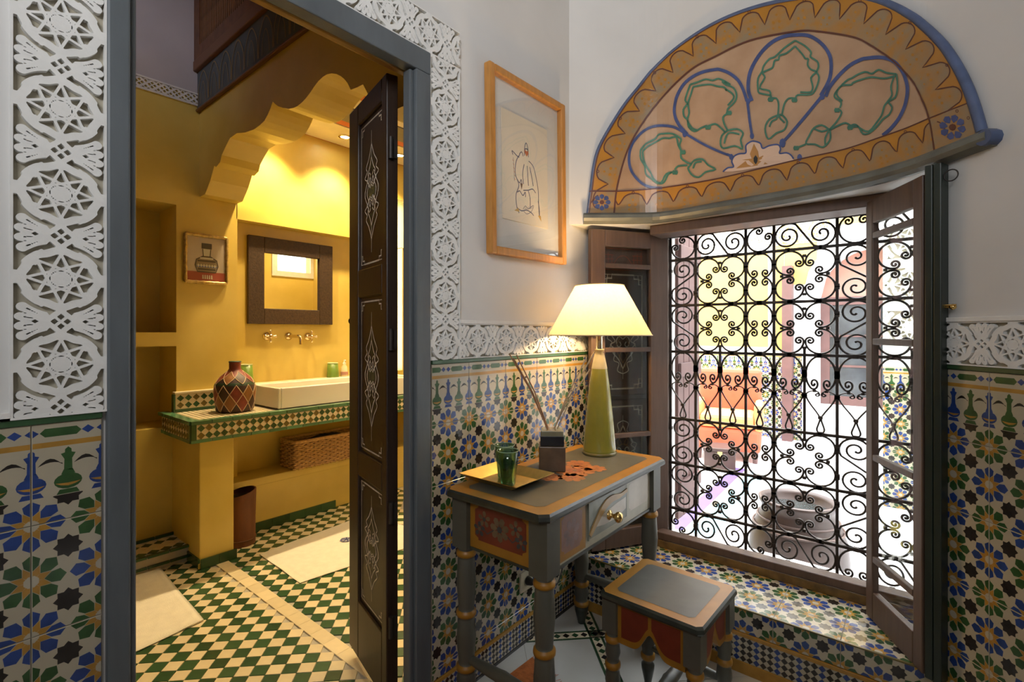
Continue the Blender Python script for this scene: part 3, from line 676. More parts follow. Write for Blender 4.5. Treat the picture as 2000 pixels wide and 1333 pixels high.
# ------------------------------------------------------------------ mirror
def on_wall_thing(name, label, cat, x, c): return thing(name, label, cat, (x, c[1], c[2]))
q0, q1 = onx(485, 457, BXM+.03), onx(650, 636, BXM+.03); my0, my1, mz0, mz1 = q0[1], q1[1], q1[2]+.005, 1.25+.5*((648-457)*3.85/973*0+(648-457)*(-.0))+0
mz1 = max(onx(485, 457, BXM+.03)[2], onx(652, 479, BXM+.03)[2])-.012; fw = .105
MR = thing('mirror', 'square wall mirror in a wide dark woven frame above the basin', 'mirror', (BXM, (my0+my1)/2, (mz0+mz1)/2)); hy, hz = (my1-my0)/2, (mz1-mz0)/2
WOV = mat('woven_dark', (.048, .025, .010), .5, var=.45, scale=70, bump=.5, bscale=110)
for nm, (y0, z0, y1, z1) in (('frame_side', (-hy, -hz, -hy+fw, hz)), ('frame_side', (hy-fw, -hz, hy, hz)), ('frame_rail', (-hy+fw, -hz, hy-fw, -hz+fw)), ('frame_rail', (-hy+fw, hz-fw, hy-fw, hz))):
    b = MB(); b.box(.002, y0, z0, .030, y1, z1); b.build(nm, WOV, MR, .004)
b = MB(); b.box(.002, -hy+fw, -hz+fw, .012, hy-fw, hz-fw); b.build('mirror_glass', mat('silvered_glass', (.93, .93, .92), .015, metal=1, var=0), MR)
# ------------------------------------------------------------------ small framed print of a perfume flask
c0_, c1_ = onx(363, 455, BX+.02), onx(444, 557, BX+.02); hy, hz = (c1_[1]-c0_[1])/2, (c0_[2]-c1_[2])/2-.004
PT = thing('framed_print', 'small gilt-framed print of an ornate flask left of the mirror', 'picture', (BX, (c0_[1]+c1_[1])/2, (c0_[2]+c1_[2])/2+.003))
GILT = mat('gilt_bamboo', (.50, .36, .13), .4, metal=.6, var=.5, scale=45, bump=.4, bscale=80); fw = .022
for nm, a, c in (('frame_side', (-hy, -hz), (-hy, hz)), ('frame_side', (hy, -hz), (hy, hz)), ('frame_rail', (-hy, -hz), (hy, -hz)), ('frame_rail', (-hy, hz), (hy, hz))):
    b = MB(); P = [(.012, a[0]+(c[0]-a[0])*k/12, a[1]+(c[1]-a[1])*k/12) for k in range(13)]; b.tube(P, lambda s: fw/2*(.85+.2*abs(math.sin(s*12*PI/2))), 8); b.build(nm, GILT, PT)
b = MB(); f2 = frame((.010, 0, 0), XY, XZ, XX); b.box(-hy, -hz, 0, hy, hz, .002, 0, f2)
b.box(-hy, -hz, .002, hy, -hz*.55, .0024, 1, f2)
b.ribbon([(-.022, .015), (.022, .015), (.055, -.005), (.062, -.04), (.05, -.078), (-.05, -.078), (-.062, -.04), (-.055, -.005)], .007, .0032, 4, f2, closed=True); b.ribbon([(-.018, .015), (-.022, .06)], .005, .0032, 4, f2); b.ribbon([(.018, .015), (.022, .06)], .005, .0032, 4, f2); b.flat([(-.022, .015), (.022, .015), (.055, -.005), (.062, -.04), (.05, -.078), (-.05, -.078), (-.062, -.04), (-.055, -.005)], .003, 2, f2)
b.flat([(-.028, .062), (.028, .062), (.028, .095), (-.028, .095)], .003, 4, f2); b.flat([(-.018, .015), (.018, .015), (.022, .06), (-.022, .06)], .003, 3, f2)
for z, m, w in ((-.062, 4, .048), (-.045, 5, .055), (-.028, 2, .05), (-.012, 4, .05), (.004, 3, .036)): b.flat([(-w, z-.005), (w, z-.005), (w, z+.005), (-w, z+.005)], .0034, m, f2)
for k in range(7): b.flat([(-.045+k*.015, -.03), (-.038+k*.015, -.04), (-.045+k*.015, -.05), (-.052+k*.015, -.04)], .0038, 3, f2)
for k in range(5): b.flat([(-.024+k*.012, -hz*.85), (-.016+k*.012, -hz*.85), (-.018+k*.012, -hz*.68), (-.024+k*.012, -hz*.68)], .0032, 3, f2)
b.build('print', [mat('print_paper', (.60, .50, .42), .6), mat('print_red', (.38, .07, .05), .6), mat('print_tan', (.30, .23, .15), .6), mat('print_pale', (.62, .58, .48), .6), mat('print_dark', (.09, .07, .06), .6), mat('print_blue', (.15, .18, .42), .6)], PT)
b = MB(); b.box(.016, -hy, -hz, .0165, hy, hz); b.build('glass', GLASS, PT)
# ------------------------------------------------------------------ leather-covered demijohn
DJ = thing('demijohn', 'squat demijohn covered in red and brown leather lozenges on the countertop', 'vase', onz(459, 803, CZ1+.0018))
PR = [(.0, 0), (.088, 0), (.096, .01), (.103, .06), (.108, .12), (.107, .155), (.099, .172), (.080, .197), (.056, .22), (.036, .24), (.031, .25), (.031, .283), (.034, .287), (.031, .293), (.0, .293)]
def pr(z):
    for (r0, z0), (r1, z1) in zip(PR[1:-1], PR[2:]):
        if z0 <= z <= z1 and z1 > z0: return r0+(r1-r0)*(z-z0)/(z1-z0)
    return .03
LRED = mat('leather_red', (.20, .035, .025), .5, var=.3, scale=30); LBR = mat('leather_tan', (.24, .10, .03), .5, var=.3, scale=30); LDK = mat('leather_dark', (.05, .022, .018), .5, var=.3, scale=30); LGR = mat('leather_green', (.03, .06, .03), .5)
b = MB(); b.lathe(PR, 32, m=[2]*5+[3, 2, 0, 0, 0, 0, 0, 3, 3]); b.build('body', [LRED, LBR, LDK, LGR], DJ)
STT = mat('leather_seam', (.58, .42, .27), .6)
for r, (zc, hz_, n, rows) in enumerate(((.055, .052, 10, 0), (.107, .052, 10, 1), (.20, .036, 8, 0))):
    for k in range(n):
        a = 2*PI*(k+.5*rows)/n; da = PI/n; b = MB(); Q = 5; V = []
        for i in range(Q+1):
            for j in range(Q+1):
                s = i/Q; t_ = j/Q; aa = a+da*(s-t_)*.95; zz = zc+hz_*(s+t_-1)*.96; rr = pr(zz)+.0016; V.append((rr*math.cos(aa), rr*math.sin(aa), zz))
        b.add(V, [(i*(Q+1)+j, (i+1)*(Q+1)+j, (i+1)*(Q+1)+j+1, i*(Q+1)+j+1) for i in range(Q) for j in range(Q)], 0, True)
        b.build('lozenge', (LRED, LBR, LDK, LBR, LRED)[(k*2+r) % 5], DJ)
        b = MB(); E = []
        for s0, t0, s1, t1 in ((0, 0, 1, 0), (1, 0, 1, 1), (1, 1, 0, 1), (0, 1, 0, 0)):
            for i in range(5):
                s = s0+(s1-s0)*i/5; t_ = t0+(t1-t0)*i/5; aa = a+da*(s-t_); zz = zc+hz_*(s+t_-1); rr = pr(zz)+.001; E.append((rr*math.cos(aa), rr*math.sin(aa), zz))
        b.tube(E, .0022, 5, closed=True); b.build('seam', STT, DJ)
# ------------------------------------------------------------------ green tumblers, soap bottle
GT = mat('green_tumbler', (.13, .22, .03), .3, var=.2, scale=10)
def tumbler(px, py, z, x, label, h, r):
    p = onx(px, py, x); t = thing('tumbler', label, 'tumbler', (p[0], p[1], z), 0, 'green tumblers on the washroom ledge')
    b = MB(); b.lathe([(0, 0), (r*1.08, 0), (r*1.1, .004), (r*.92, h), (r*.86, h), (r*1.0, .012), (0, .012)], 20); b.build('body', GT, t)
    b = MB(); b.tube([(r*.89*math.cos(k*PI/10), r*.89*math.sin(k*PI/10), h) for k in range(20)], .0028, 6, closed=True); b.build('rim', mat('pale_rim', (.60, .62, .35), .3), t)
b = MB(); b.box(BXM, 1.385, CZ1, BXM+.075, 2.47, CZ1+.118); b.box(BXM, 1.385, CZ1+.118, BXM+.08, 2.47, CZ1+.128); lg = struct('trim_12', b, [CREAM], bev=.003, label='pale ledge behind the basin')
tumbler(481, 730, CZ1+.128, BXM+.04, 'green tumbler behind the leather-covered demijohn', .125, .039); tumbler(650, 730, CZ1+.128, BXM+.04, 'green tumbler behind the basin, beside the soap bottle', .105, .04)
p = onx(672.5, 728, BXM+.045); t = thing('soap_bottle', 'clear pump soap bottle behind the basin, beside the door edge', 'bottle', (p[0], p[1], CZ1+.128))
b = MB(); b.lathe([(0, 0), (.027, 0), (.029, .006), (.027, .03), (.022, .07), (.012, .085), (.011, .095), (0, .095)], 16); b.build('body', mat('clear_soap', (.72, .60, .35), .15, var=.1), t)
b = MB(); b.lathe([(.0285, .012), (.0288, .036)], 16); b.build('paper_band', mat('soap_band', (.45, .22, .16), .5), t)
b = MB(); b.lathe([(.012, .092), (.012, .104), (.005, .106), (.005, .124), (0, .124)], 12); b.tube([(0, 0, .122), (.03, -.01, .124), (.036, -.012, .118)], .0045, 6); b.build('pump', mat('pump_white', (.75, .70, .6), .3), t)
# ------------------------------------------------------------------ wicker basket on the low shelf
P0 = onz(568, 917, .332); BK = thing('wicker_basket', 'woven wicker basket with a dark lining on the low shelf', 'basket', (-2.045, P0[1]+.33, .331))
WK = mat('wicker', (.55, .33, .13), .6, var=.35, scale=60); WKD = mat('wicker_dark', (.10, .05, .02), .8)
bw, bl, bh = .095, .33, .185; wv = MB(); rowsN = 14
cor = [(-bw, -bl), (bw, -bl), (bw, bl), (-bw, bl)]
def perim(s):
    tot = 4*(bw+bl); d = (s % 1)*tot
    for (a, c) in zip(cor, cor[1:]+cor[:1]):
        l = math.hypot(c[0]-a[0], c[1]-a[1])
        if d <= l: u = d/l; nx, ny = (c[1]-a[1])/l, -(c[0]-a[0])/l; return (a[0]+(c[0]-a[0])*u, a[1]+(c[1]-a[1])*u, nx, ny)
        d -= l
    return (*cor[0], 0, -1)
NS = 58
for r in range(rowsN):
    P = []
    for k in range(NS*3):
        x, y, nx, ny = perim(k/(NS*3)); w = .006*math.cos(2*PI*k/6+PI*(r % 2)); P.append((x+nx*w, y+ny*w, .012+(bh-.02)*r/(rowsN-1)+.002*math.sin(k)))
    wv.tube(P, .0066, 5, closed=True)
o = wv.build('weave', WK, BK); o['kind'] = 'stuff'
stk = MB()
for k in range(NS): x, y, nx, ny = perim((k+.25)/NS); stk.tube([(x, y, 0), (x, y, bh)], .0035, 5)
o = stk.build('stakes', WK, BK); o['kind'] = 'stuff'
b = MB(); P = [(perim(k/80)[0], perim(k/80)[1], bh) for k in range(80)]; b.tube(P, .011, 8, closed=True); b.build('rim', WK, BK)
b = MB(); b.box(-bw+.012, -bl+.012, .003, bw-.012, bl-.012, bh-.045); b.build('lining', WKD, BK)
b = MB(); N_ = 10; V = [( -.075+.15*i/N_, -.25+.4*j/N_, bh-.042+.05*math.sin(PI*i/N_)*math.sin(PI*j/N_)+.006*math.sin(i*2+j*1.7)) for i in range(N_+1) for j in range(N_+1)]
b.add(V, [(i*(N_+1)+j, (i+1)*(N_+1)+j, (i+1)*(N_+1)+j+1, i*(N_+1)+j+1) for i in range(N_) for j in range(N_)], 0, True)
o = b.build('folded_cloth', mat('dark_cloth', (.03, .028, .03), .9), None); o.location = BK.location; tag(o, 'dark folded cloth lying in the wicker basket', 'cloth')
# ------------------------------------------------------------------ waste bin, bath mats
WBN = thing('waste_bin', 'reddish brown bark waste bin beside the counter pillar', 'bin', onz(471, 1062, 0))
b = MB(); n = 22; rr = .077; H = .305
V = []; 
for lv, (r_, z) in enumerate(((rr*.98, 0), (rr, .05), (rr*.99, .15), (rr, .25), (rr, H), (rr-.006, H))):
    for k in range(n):
        a = 2*PI*k/n; w = 1+.03*math.sin(3*a+lv)+.015*math.sin(7*a); tl = (.016*math.cos(a-1.5) if lv in (4, 5) else 0); V.append((r_*w*math.cos(a), r_*w*math.sin(a), z+tl))
b.add(V, [(i*n+k, i*n+(k+1) % n, (i+1)*n+(k+1) % n, (i+1)*n+k) for i in range(5) for k in range(n)], 0, True)
b2_ = MB(); b2_.lathe([(0, .012), (rr-.009, .012), (rr-.008, H-.028)], 22); b2_.build('inner_shade', mat('bin_inner_shade', (.012, .008, .006), .9), WBN)  # dark inner wall, its colour standing in for the shade inside the bin
b.build('bark_wall', mat('bark', (.15, .055, .025), .65, var=.5, scale=12, bump=.5, bscale=30, stretch=(1, 1, .25)), WBN)
b = MB(); b.tube([((rr+.001)*math.cos(2*PI*k/24), (rr+.001)*math.sin(2*PI*k/24), .035) for k in range(24)], .004, 6, closed=True); b.build('hoop', mat('bark_hoop', (.10, .04, .02), .6), WBN)
def matmesh(name, cs, label):
    cs = [onz(*c, 0) for c in cs]; N_ = 26; cx, cy = sum(c[0] for c in cs)/4, sum(c[1] for c in cs)/4; b = MB(); V = []
    for lay in (1, 0):
        for i in range(N_+1):
            for j in range(N_+1):
                s, t = i/N_, j/N_; x = (1-s)*(1-t)*cs[0][0]+s*(1-t)*cs[1][0]+s*t*cs[2][0]+(1-s)*t*cs[3][0]; y = (1-s)*(1-t)*cs[0][1]+s*(1-t)*cs[1][1]+s*t*cs[2][1]+(1-s)*t*cs[3][1]
                ed = min(s, 1-s, t, 1-t); z = .0015 if not lay else .0085+.003*math.sin(9*s+3*t)*math.sin(7*t-2*s)+(.0025 if .02 < ed < .06 else 0)-(.004 if ed == 0 else 0)
                V.append((x-cx, y-cy, z))
    M_ = (N_+1)**2; F = [(i*(N_+1)+j, (i+1)*(N_+1)+j, (i+1)*(N_+1)+j+1, i*(N_+1)+j+1) for i in range(N_) for j in range(N_)]
    per = [i*(N_+1) for i in range(N_+1)]+[N_*(N_+1)+j for j in range(1, N_+1)]+[i*(N_+1)+N_ for i in range(N_-1, -1, -1)]+[j for j in range(N_-1, 0, -1)]
    b.add(V, F+[(per[k], per[(k+1) % len(per)], per[(k+1) % len(per)]+M_, per[k]+M_) for k in range(len(per))], 0, True)
    o = b.build(name, TERRY, None, loc=(cx, cy, .0012)); return tag(o, label, 'bath mat', 'white bath mats')
m1 = matmesh('bath_mat', [(507, 1085), (586, 1141), (860, 1050), (716, 1006)], 'white terry bath mat in front of the basin, with a small blue emblem')
fr = frame(tuple(a+b_*1 for a, b_ in zip(onz(676, 1055, .011), (0, 0, .0022))), (0, 1, 0), (-1, 0, 0), (0, 0, 1))
b = MB()
for k in range(7): b.ribbon([(.035*math.cos(k*PI/7-1.5)*.3, .035*math.sin(k*PI/7)*.2), (.035*math.cos(k*.9), .035*math.sin(k*.9))], .008, 0, 0, fr)
b.ribbon([(.03*math.cos(k*PI/6), .03*math.sin(k*PI/6)) for k in range(12)], .007, 0, 0, fr, closed=True)
o = b.build('emblem', mat('emblem_blue', (.12, .13, .28), .8), m1); o.location = -m1.location
matmesh('bath_mat', [(140, 1130), (300, 1095), (398, 1214), (150, 1330)], 'white terry bath mat beside the left door frame')

# ------------------------------------------------------------------ the open washroom door leaf
A = Vector((-.10, .985, 0)); B = Vector((-.47, 1.085, 0)); U = (A-B).normalized(); LN = (A-B).length; Nn = Vector((U.y, -U.x, 0))   # Nn faces us
DOOR = thing('door_1', 'dark wooden door leaf with three painted panels, opened into the washroom', None, (B.x, B.y, .044)); DOOR['kind'] = 'structure'
fd = frame((0, 0, 0), tuple(U), XZ, tuple(Nn)); H = 2.088-.044
def unleaf(px, py):
    d = ray(px); # intersection with the leaf plane
    k = ((B.x-CAMX)*Nn.x+B.y*Nn.y)/(d[0]*Nn.x+d[1]*Nn.y); q = at_s(px, py, k); return ((Vector(q)-B).dot(U), q[2]-.044)
pu0 = unleaf(699, 600)[0]; pu1 = unleaf(745, 600)[0]
pans = [(.135, .645), (.745, 1.245), (1.345, 1.955)]
pans = [(unleaf(722, 1205)[1]+.0, unleaf(722, 945)[1]), (unleaf(722, 895)[1], unleaf(722, 578)[1]), (unleaf(722, 522)[1], unleaf(722, 222)[1])]
b = MB(); b.box(0, 0, -.040, pu0, H, 0, 0, fd); b.box(pu1, 0, -.040, LN, H, 0, 0, fd)
zz = [0]+[z for p in pans for z in p]+[H]
for k in range(0, len(zz), 2): b.box(pu0, zz[k], -.040, pu1, zz[k+1], 0, 0, fd)
b.build('frame', DARKWOOD, DOOR, .004)
LINE = mat('door_line_paint', (.62, .55, .44), .6, var=.25, scale=40); MOT = mat('door_green_paint', (.10, .085, .030), .6, var=.4, scale=30); PNL = mat('door_panel', (.024, .012, .007), .4, var=.2)
LWF = [1.3]
def cartouche(b, cx, cz, hw, hh, w, fr, ml=0, mf=1):
    S = lambda pts: [(cx+x*hw, cz+z*hh) for x, z in pts]
    for sg in (1, -1):
        b.ribbon(S(spline([(0, .78), (sg*.35, .58), (sg*.75, .44), (sg*.62, .36), (sg*.95, .27), (sg*.6, .20), (sg*.85, .08), (sg*.9, 0)], 5)), .0032*LWF[0], w, ml, fr)
        b.ribbon(S(spline([(0, -.78), (sg*.35, -.58), (sg*.75, -.44), (sg*.62, -.36), (sg*.95, -.27), (sg*.6, -.20), (sg*.85, -.08), (sg*.9, 0)], 5)), .0032*LWF[0], w, ml, fr)
        for z0 in (1, -1):
            b.ribbon(S(spline([(0, z0*.16), (sg*.3, z0*.10), (sg*.5, z0*.2), (sg*.35, z0*.32), (sg*.15, z0*.28), (sg*.25, z0*.21)], 5)), .0032*LWF[0], w, ml, fr)
            b.ribbon(S(spline([(0, z0*.40), (sg*.25, z0*.36), (sg*.4, z0*.44), (sg*.2, z0*.55), (0, z0*.66)], 5)), .0032, w, mf, fr)
            b.ribbon(S(spline([(sg*.1, z0*.12), (sg*.45, z0*.03), (sg*.2, z0*.0)], 4)), .004, w, mf, fr)
    for z0 in (1, -1): b.ribbon(S([(0, z0*.76), (0, z0*1.0)]), .002, w, ml, fr)
    b.ribbon(S(spline([(.9, .07), (1.0, 0), (.9, -.07)], 3)), .002, w, ml, fr); b.ribbon(S(spline([(-.9, .07), (-1.0, 0), (-.9, -.07)], 3)), .002, w, ml, fr)
    b.flat(S([(-.5, 0), (-.3, -.08), (0, -.12), (.3, -.08), (.5, 0), (.3, .08), (0, .12), (-.3, .08)]), w-.0004, mf, fr)
def border(b, x0, z0, x1, z1, q, lw, w, m, fr):
    P = [(x0+q, z0), (x1-q, z0), (x1-q, z0+q*.4), (x1-q*.4, z0+q*.4), (x1-q*.4, z0+q), (x1, z0+q), (x1, z1-q), (x1-q*.4, z1-q), (x1-q*.4, z1-q*.4), (x1-q, z1-q*.4), (x1-q, z1), (x0+q, z1), (x0+q, z1-q*.4), (x0+q*.4, z1-q*.4), (x0+q*.4, z1-q), (x0, z1-q), (x0, z0+q), (x0+q*.4, z0+q), (x0+q*.4, z0+q*.4), (x0+q, z0+q*.4)]
    b.ribbon(P, lw, w, m, fr, closed=True)
    b.ribbon([(x0, z0), (x1, z0), (x1, z1), (x0, z1)], lw, w, m, fr, closed=True)
for (z0, z1) in pans:
    b = MB(); b.box(pu0-.004, z0-.004, -.030, pu1+.004, z1+.004, -.010, 0, fd); pn = b.build('panel', PNL, DOOR)
    b = MB(); b.ribbon([(pu0, z0), (pu1, z0), (pu1, z1), (pu0, z1)], .012, -.004, 0, fd, closed=True, h=.006); b.build('moulding', DARKWOOD, pn)
    b = MB(); border(b, pu0+.014, z0+.018, pu1-.014, z1-.018, .032, .0052, -.0092, 0, fd); cartouche(b, (pu0+pu1)/2, (z0+z1)/2, (pu1-pu0)*.30, (z1-z0)*.40, -.0090, fd); cartouche(b, (pu0+pu1)/2, (z0+z1)/2, (pu1-pu0)*.20, (z1-z0)*.29, -.0088, fd); b.build('painted_ornament', [LINE, MOT], pn)
b = MB(); fk = frame(tuple(unleaf(684, 627)[k]*0 for k in (0, 1))+(0,), tuple(U), XZ, tuple(Nn)); zk = unleaf(684, 627)[1]
b.lathe([(.008, 0), (.007, .014), (.012, .02), (.015, .028), (.011, .036), (0, .038)], 14, ax=lambda x, y, z: fd(-z, zk+y, -.02+x)); b.build('knob', mat('dark_knob', (.03, .02, .015), .3, metal=.6), DOOR)
for z in (.25, .62, 1.18, 1.80):
    b = MB(); b.tube([fd(LN+.008, z-.035, -.012), fd(LN+.008, z+.035, -.012)], .008, 10); b.box(LN-.001, z-.03, -.035, LN+.006, z+.03, -.012, 0, fd); b.build('hinge', IRON, DOOR)

# downlight fittings
for (x, y) in ((-1.93, 1.50), (-1.93, 1.98), (-1.93, 2.46)):
    t = thing('downlight', ('recessed halogen downlight nearest the scalloped arch', 'recessed halogen downlight in the middle, above the mirror', 'recessed halogen downlight farthest from the arch, behind the door leaf')[int((y-1.4)/.45)], 'downlight', (x, y, 2.634), 0, 'downlights over the basin')
    b = MB(); b.lathe([(.030, 0), (.044, 0), (.045, -.004), (.032, -.006), (.030, 0)], 20); b.build('ring', CHROME, t)
    b = MB(); b.lathe([(0, -.001), (.029, -.001)], 20); b.build('lamp', MATS.setdefault('halogen', emit('halogen', (1, .85, .6), 40)), t)
# ------------------------------------------------------------------ the window: casing, wrought grille
b = MB(); b.box(GX0-.02, 2.25, .272, GX1, 2.31, .306); b.box(GX0-.02, 2.31, .262, GX1, 2.385, .272)
b.box(.27, 2.17, 1.694, 1.30, 2.30, 1.737); b.box(.27, 2.30, 1.712, 1.30, 2.385, 1.737)
b.box(.262, 2.345, .24, .285, 2.385, 1.70)
WIN = struct('window_1', b, WINWOOD, bev=.004, label='wide window with a wrought iron grille onto the sunny courtyard')
GR = thing('window_grille', 'black wrought iron window grille of scrolls between square bars', 'grille', (GX0, GY, GZ0))
gf = lambda x, z: (x-GX0, 0, z-GZ0)
gx = [ony(p, 690, GY)[0] for p in (1310, 1359.3, 1456.8, 1511.8, 1635.2)]
gx = [gx[0], gx[1], gx[2], gx[3], gx[4], gx[4]+(gx[1]-gx[0])*1.02, gx[4]+(gx[1]-gx[0])+.222]
gz = [GZ0+.004, .3935, .613, .8305, 1.1526, 1.375, 1.5946, 1.710]
for x in gx:
    b = MB(); b.box(x-GX0-.0055, -.0055, -.012, x-GX0+.0055, .0055, GZ1-GZ0+.0); b.build('upright_bar', IRON, GR, .0015)
for z in gz:
    b = MB(); b.box(-.006, -.008, z-GZ0-.006, gx[-1]-GX0+.02, .004, z-GZ0+.006); b.build('cross_bar', IRON, GR, .0015)
def curve(kfun, n=150):
    """integrate a heading: kfun(s) = curvature for s in -1..1"""
    h = 0; x = y = 0.; P = []; H = []; ds = 2/n; hs = 0
    for i in range(n+1):
        s = -1+i*ds; P.append((x, y)); x += math.cos(h)*ds; y += math.sin(h)*ds; h += kfun(s)*ds
    return P
def fit(P, w, h):
    xs = [p[0] for p in P]; ys = [p[1] for p in P]; cx, cy = (min(xs)+max(xs))/2, (min(ys)+max(ys))/2; sx = w/(max(xs)-min(xs)); sy = h/(max(ys)-min(ys))
    return [((p[0]-cx)*sx, (p[1]-cy)*sy) for p in P]
def rotp(P, a): c, s = math.cos(a), math.sin(a); return [(p[0]*c-p[1]*s, p[0]*s+p[1]*c) for p in P]
def spir(cx, cy, R, r0, a_end, turns, cw):
    n = int(26*turns); out = []
    for k in range(n+1):
        t = k/n; a = a_end+(1-t)*turns*2*PI*(1 if cw else -1); r = r0+(R-r0)*t**.85; out.append((cx+r*math.cos(a), cy+r*math.sin(a)))
    return out
def mkC():
    L = spir(-.455, -.50, .315, .05, math.radians(228), 1.3, True)          # left curl, winding outwards
    big = [(math.cos(math.radians(a)), math.sin(math.radians(a))) for a in range(218, -39, -10)]
    R_ = [(-x, y) for x, y in L][::-1]
    return L+big+R_
def mkS():
    L = spir(-.53, .0, .47, .05, math.radians(58), 1.85, True); R_ = [(-x, -y) for x, y in L][::-1]
    return L+spline([L[-1], (0, .0), R_[0]], 5)[1:-1]+R_
Ccur, Scur = mkC(), mkS()
SCR = {}
def scroll(kind, w, h, rot, x, z, mir=1, r=.0044):
    key = (kind, round(w, 3), round(h, 3), rot, mir)
    if key not in SCR:
        P = Ccur if kind == 'C' else Scur
        if rot: P = rotp(P, rot)
        P = [(p[0]*mir, p[1]) for p in P]; P = fit(P, w, h); b = MB(); Q = P
        b.tube([(p[0], 0, p[1]) for p in Q], r, 5)
        for e in (Q[0], Q[-1]): b.lathe([(0, -.006), (.0046, -.004), (.0046, .004), (0, .006)], 7, o=(e[0], 0, e[1]), ax=lambda x, y, z: (x, z, y))
        SCR[key] = b.mesh('scroll', IRON)
    place('scroll', SCR[key], GR, gf(x, z))
col = MB(); ce = .0105
def collar(x, z, w=.016, h=.012): col.box(x-GX0-w/2, -.0095, z-GZ0-h/2, x-GX0+w/2, .0075, z-GZ0+h/2)
hang = math.atan2(1, 1)
def narrowC(x0, x1, z0, z1, up):
    w, h = x1-x0-.012, z1-z0-.008; scroll('C', w, h, 0 if up else PI, (x0+x1)/2, (z0+z1)/2)
def wide4(x0, x1, z0, z1):
    w, h = (x1-x0)/2-.010, (z1-z0)/2-.010
    for sx, sz, a in ((-1, 1, PI/4), (1, 1, -PI/4), (-1, -1, 3*PI/4), (1, -1, -3*PI/4)):
        scroll('C', w, h, a, (x0+x1)/2+sx*(w/2+.0035), (z0+z1)/2+sz*(h/2+.0035))
    cx, cz = (x0+x1)/2, (z0+z1)/2
    for dx, dz in ((0, h*.80), (0, -h*.80), (w*.80, 0), (-w*.80, 0)): collar(cx+dx, cz+dz, .013, .011)
    for sx in (-1, 1): collar(cx+sx*w*.5, z1-.002, .02, .016); collar(cx+sx*w*.5, z0+.002, .02, .016)
    for sz in (-1, 1): collar(x0, cz+sz*h*.5, .018, .013); collar(x1, cz+sz*h*.5, .018, .013)
def midcell(x0, x1, z0, z1):
    w = x1-x0-.010; cx = (x0+x1)/2; H = z1-z0
    scroll('C', w, H*.42, 0, cx, z1-H*.21-.004)
    key = ('V', round(w, 3))
    if key not in SCR:
        me = []
        for sg in (-1, 1):
            P = spline([(.10, -.02), (.17, -.045), (.12, -.075), (.045, -.05), (.09, .015), (.24, .035), (.42, .0), (.5, -.06), (.45, -.15), (.33, -.26), (.17, -.38), (.05, -.48), (.025, -.52)], 5)
            b = MB(); b.tube([(sg*p[0]*w, 0, p[1]*H) for p in P], .0038, 5); b.lathe([(0, -.005), (.005, -.004), (.005, .004), (0, .005)], 7, o=(sg*.10*w, 0, -.02*H), ax=lambda x, y, z: (x, z, y)); me.append(b.mesh('scroll', IRON))
        b = MB(); b.tube([(p[0]*w, 0, p[1]*H) for p in spline([(.02, -.52), (.03, -.58), (.09, -.68), (.125, -.755), (.09, -.81), (0, -.83), (-.09, -.81), (-.125, -.755), (-.09, -.68), (-.03, -.58), (-.02, -.52)], 4)], .0038, 5); me.append(b.mesh('teardrop_loop', IRON)); SCR[key] = me
    zt = z1-H*.42-.018
    # lower half: drawn down to the bar
    sc = ((zt-z0-.004)/(H*.83))
    for me in SCR[key]: place(me.name.split('.')[0], me, GR, gf(cx, zt), None, (1, 1, sc))
    collar(cx, zt-.505*H*sc, .016, .012); collar(cx, z0+.004, .018, .012); collar(cx, z1-.002, .02, .016)
    for sx in (-.2, .2): collar(cx+sx*w, zt+.034*H*sc, .012, .009)
    for sx in (-1, 1): collar(cx+sx*(w/2+.005), z1-H*.24, .018, .03); collar(cx+sx*(w/2+.005), zt-.07*H*sc, .018, .014)
kinds = ['S', 'W', 'C', 'W', 'S', 'W']
for ci, kd in enumerate(kinds):
    x0, x1 = gx[ci], gx[ci+1]; cx = (x0+x1)/2
    for ri in range(7):
        z0, z1 = gz[ri], gz[ri+1]; cz = (z0+z1)/2
        if ri in (0, 6):
            if kd == 'W':
                scroll('S', x1-x0-.012, z1-z0-.008, PI/2*0+math.radians(90 if False else 0), cx, cz, 1 if (ci+ri) % 2 else -1)
                for sx in (-.27, .27): collar(cx+sx*(x1-x0), z0, .018, .016); collar(cx+sx*(x1-x0), z1, .018, .016)
            else:
                a = {0: -PI*.75 if ri == 6 else -PI*.25, 2: -PI*.75*0+(PI*.80 if ri == 6 else PI*.25), 4: -PI*.75*0+(PI if ri == 6 else 0)}[ci]
                scroll('C', x1-x0-.012, z1-z0-.010, a, cx, cz); collar(cx, z0, .018, .016); collar(cx, z1, .018, .016); collar(x1, cz, .018, .016)
        elif ri == 3:
            if kd == 'W': midcell(x0, cx, z0, z1); midcell(cx, x1, z0, z1); bb = MB(); bb.box(cx-GX0-.005, -.005, z0-GZ0-.028, cx-GX0+.005, .005, z1-GZ0+.028); bb.build('spike_bar', IRON, GR, .001)
            else: midcell(x0, x1, z0, z1)
        elif kd == 'W': wide4(x0, x1, z0, z1)
        elif kd == 'C':
            h = (z1-z0)/2; narrowC(x0, x1, cz, z1, True); narrowC(x0, x1, z0, cz, False)
            for sx in (-.22, .22): collar(cx+sx*(x1-x0), cz, .013, .010)
            collar(cx, z1-.002, .02, .016); collar(cx, z0+.002, .02, .016)
            for sz in (-.5, .5): collar(x0, cz+sz*h, .018, .013); collar(x1, cz+sz*h, .018, .013)
        else:
            scroll('S', x1-x0-.012, z1-z0-.008, PI/2, cx, cz, 1 if (ri in (5, 2)) == (ci == 0) else -1)
            for sz in (-.27, .27): collar(x0, cz+sz*(z1-z0), .018, .013); collar(x1, cz+sz*(z1-z0), .018, .013)
o = col.build('collars', IRON, GR); o['kind'] = 'stuff'

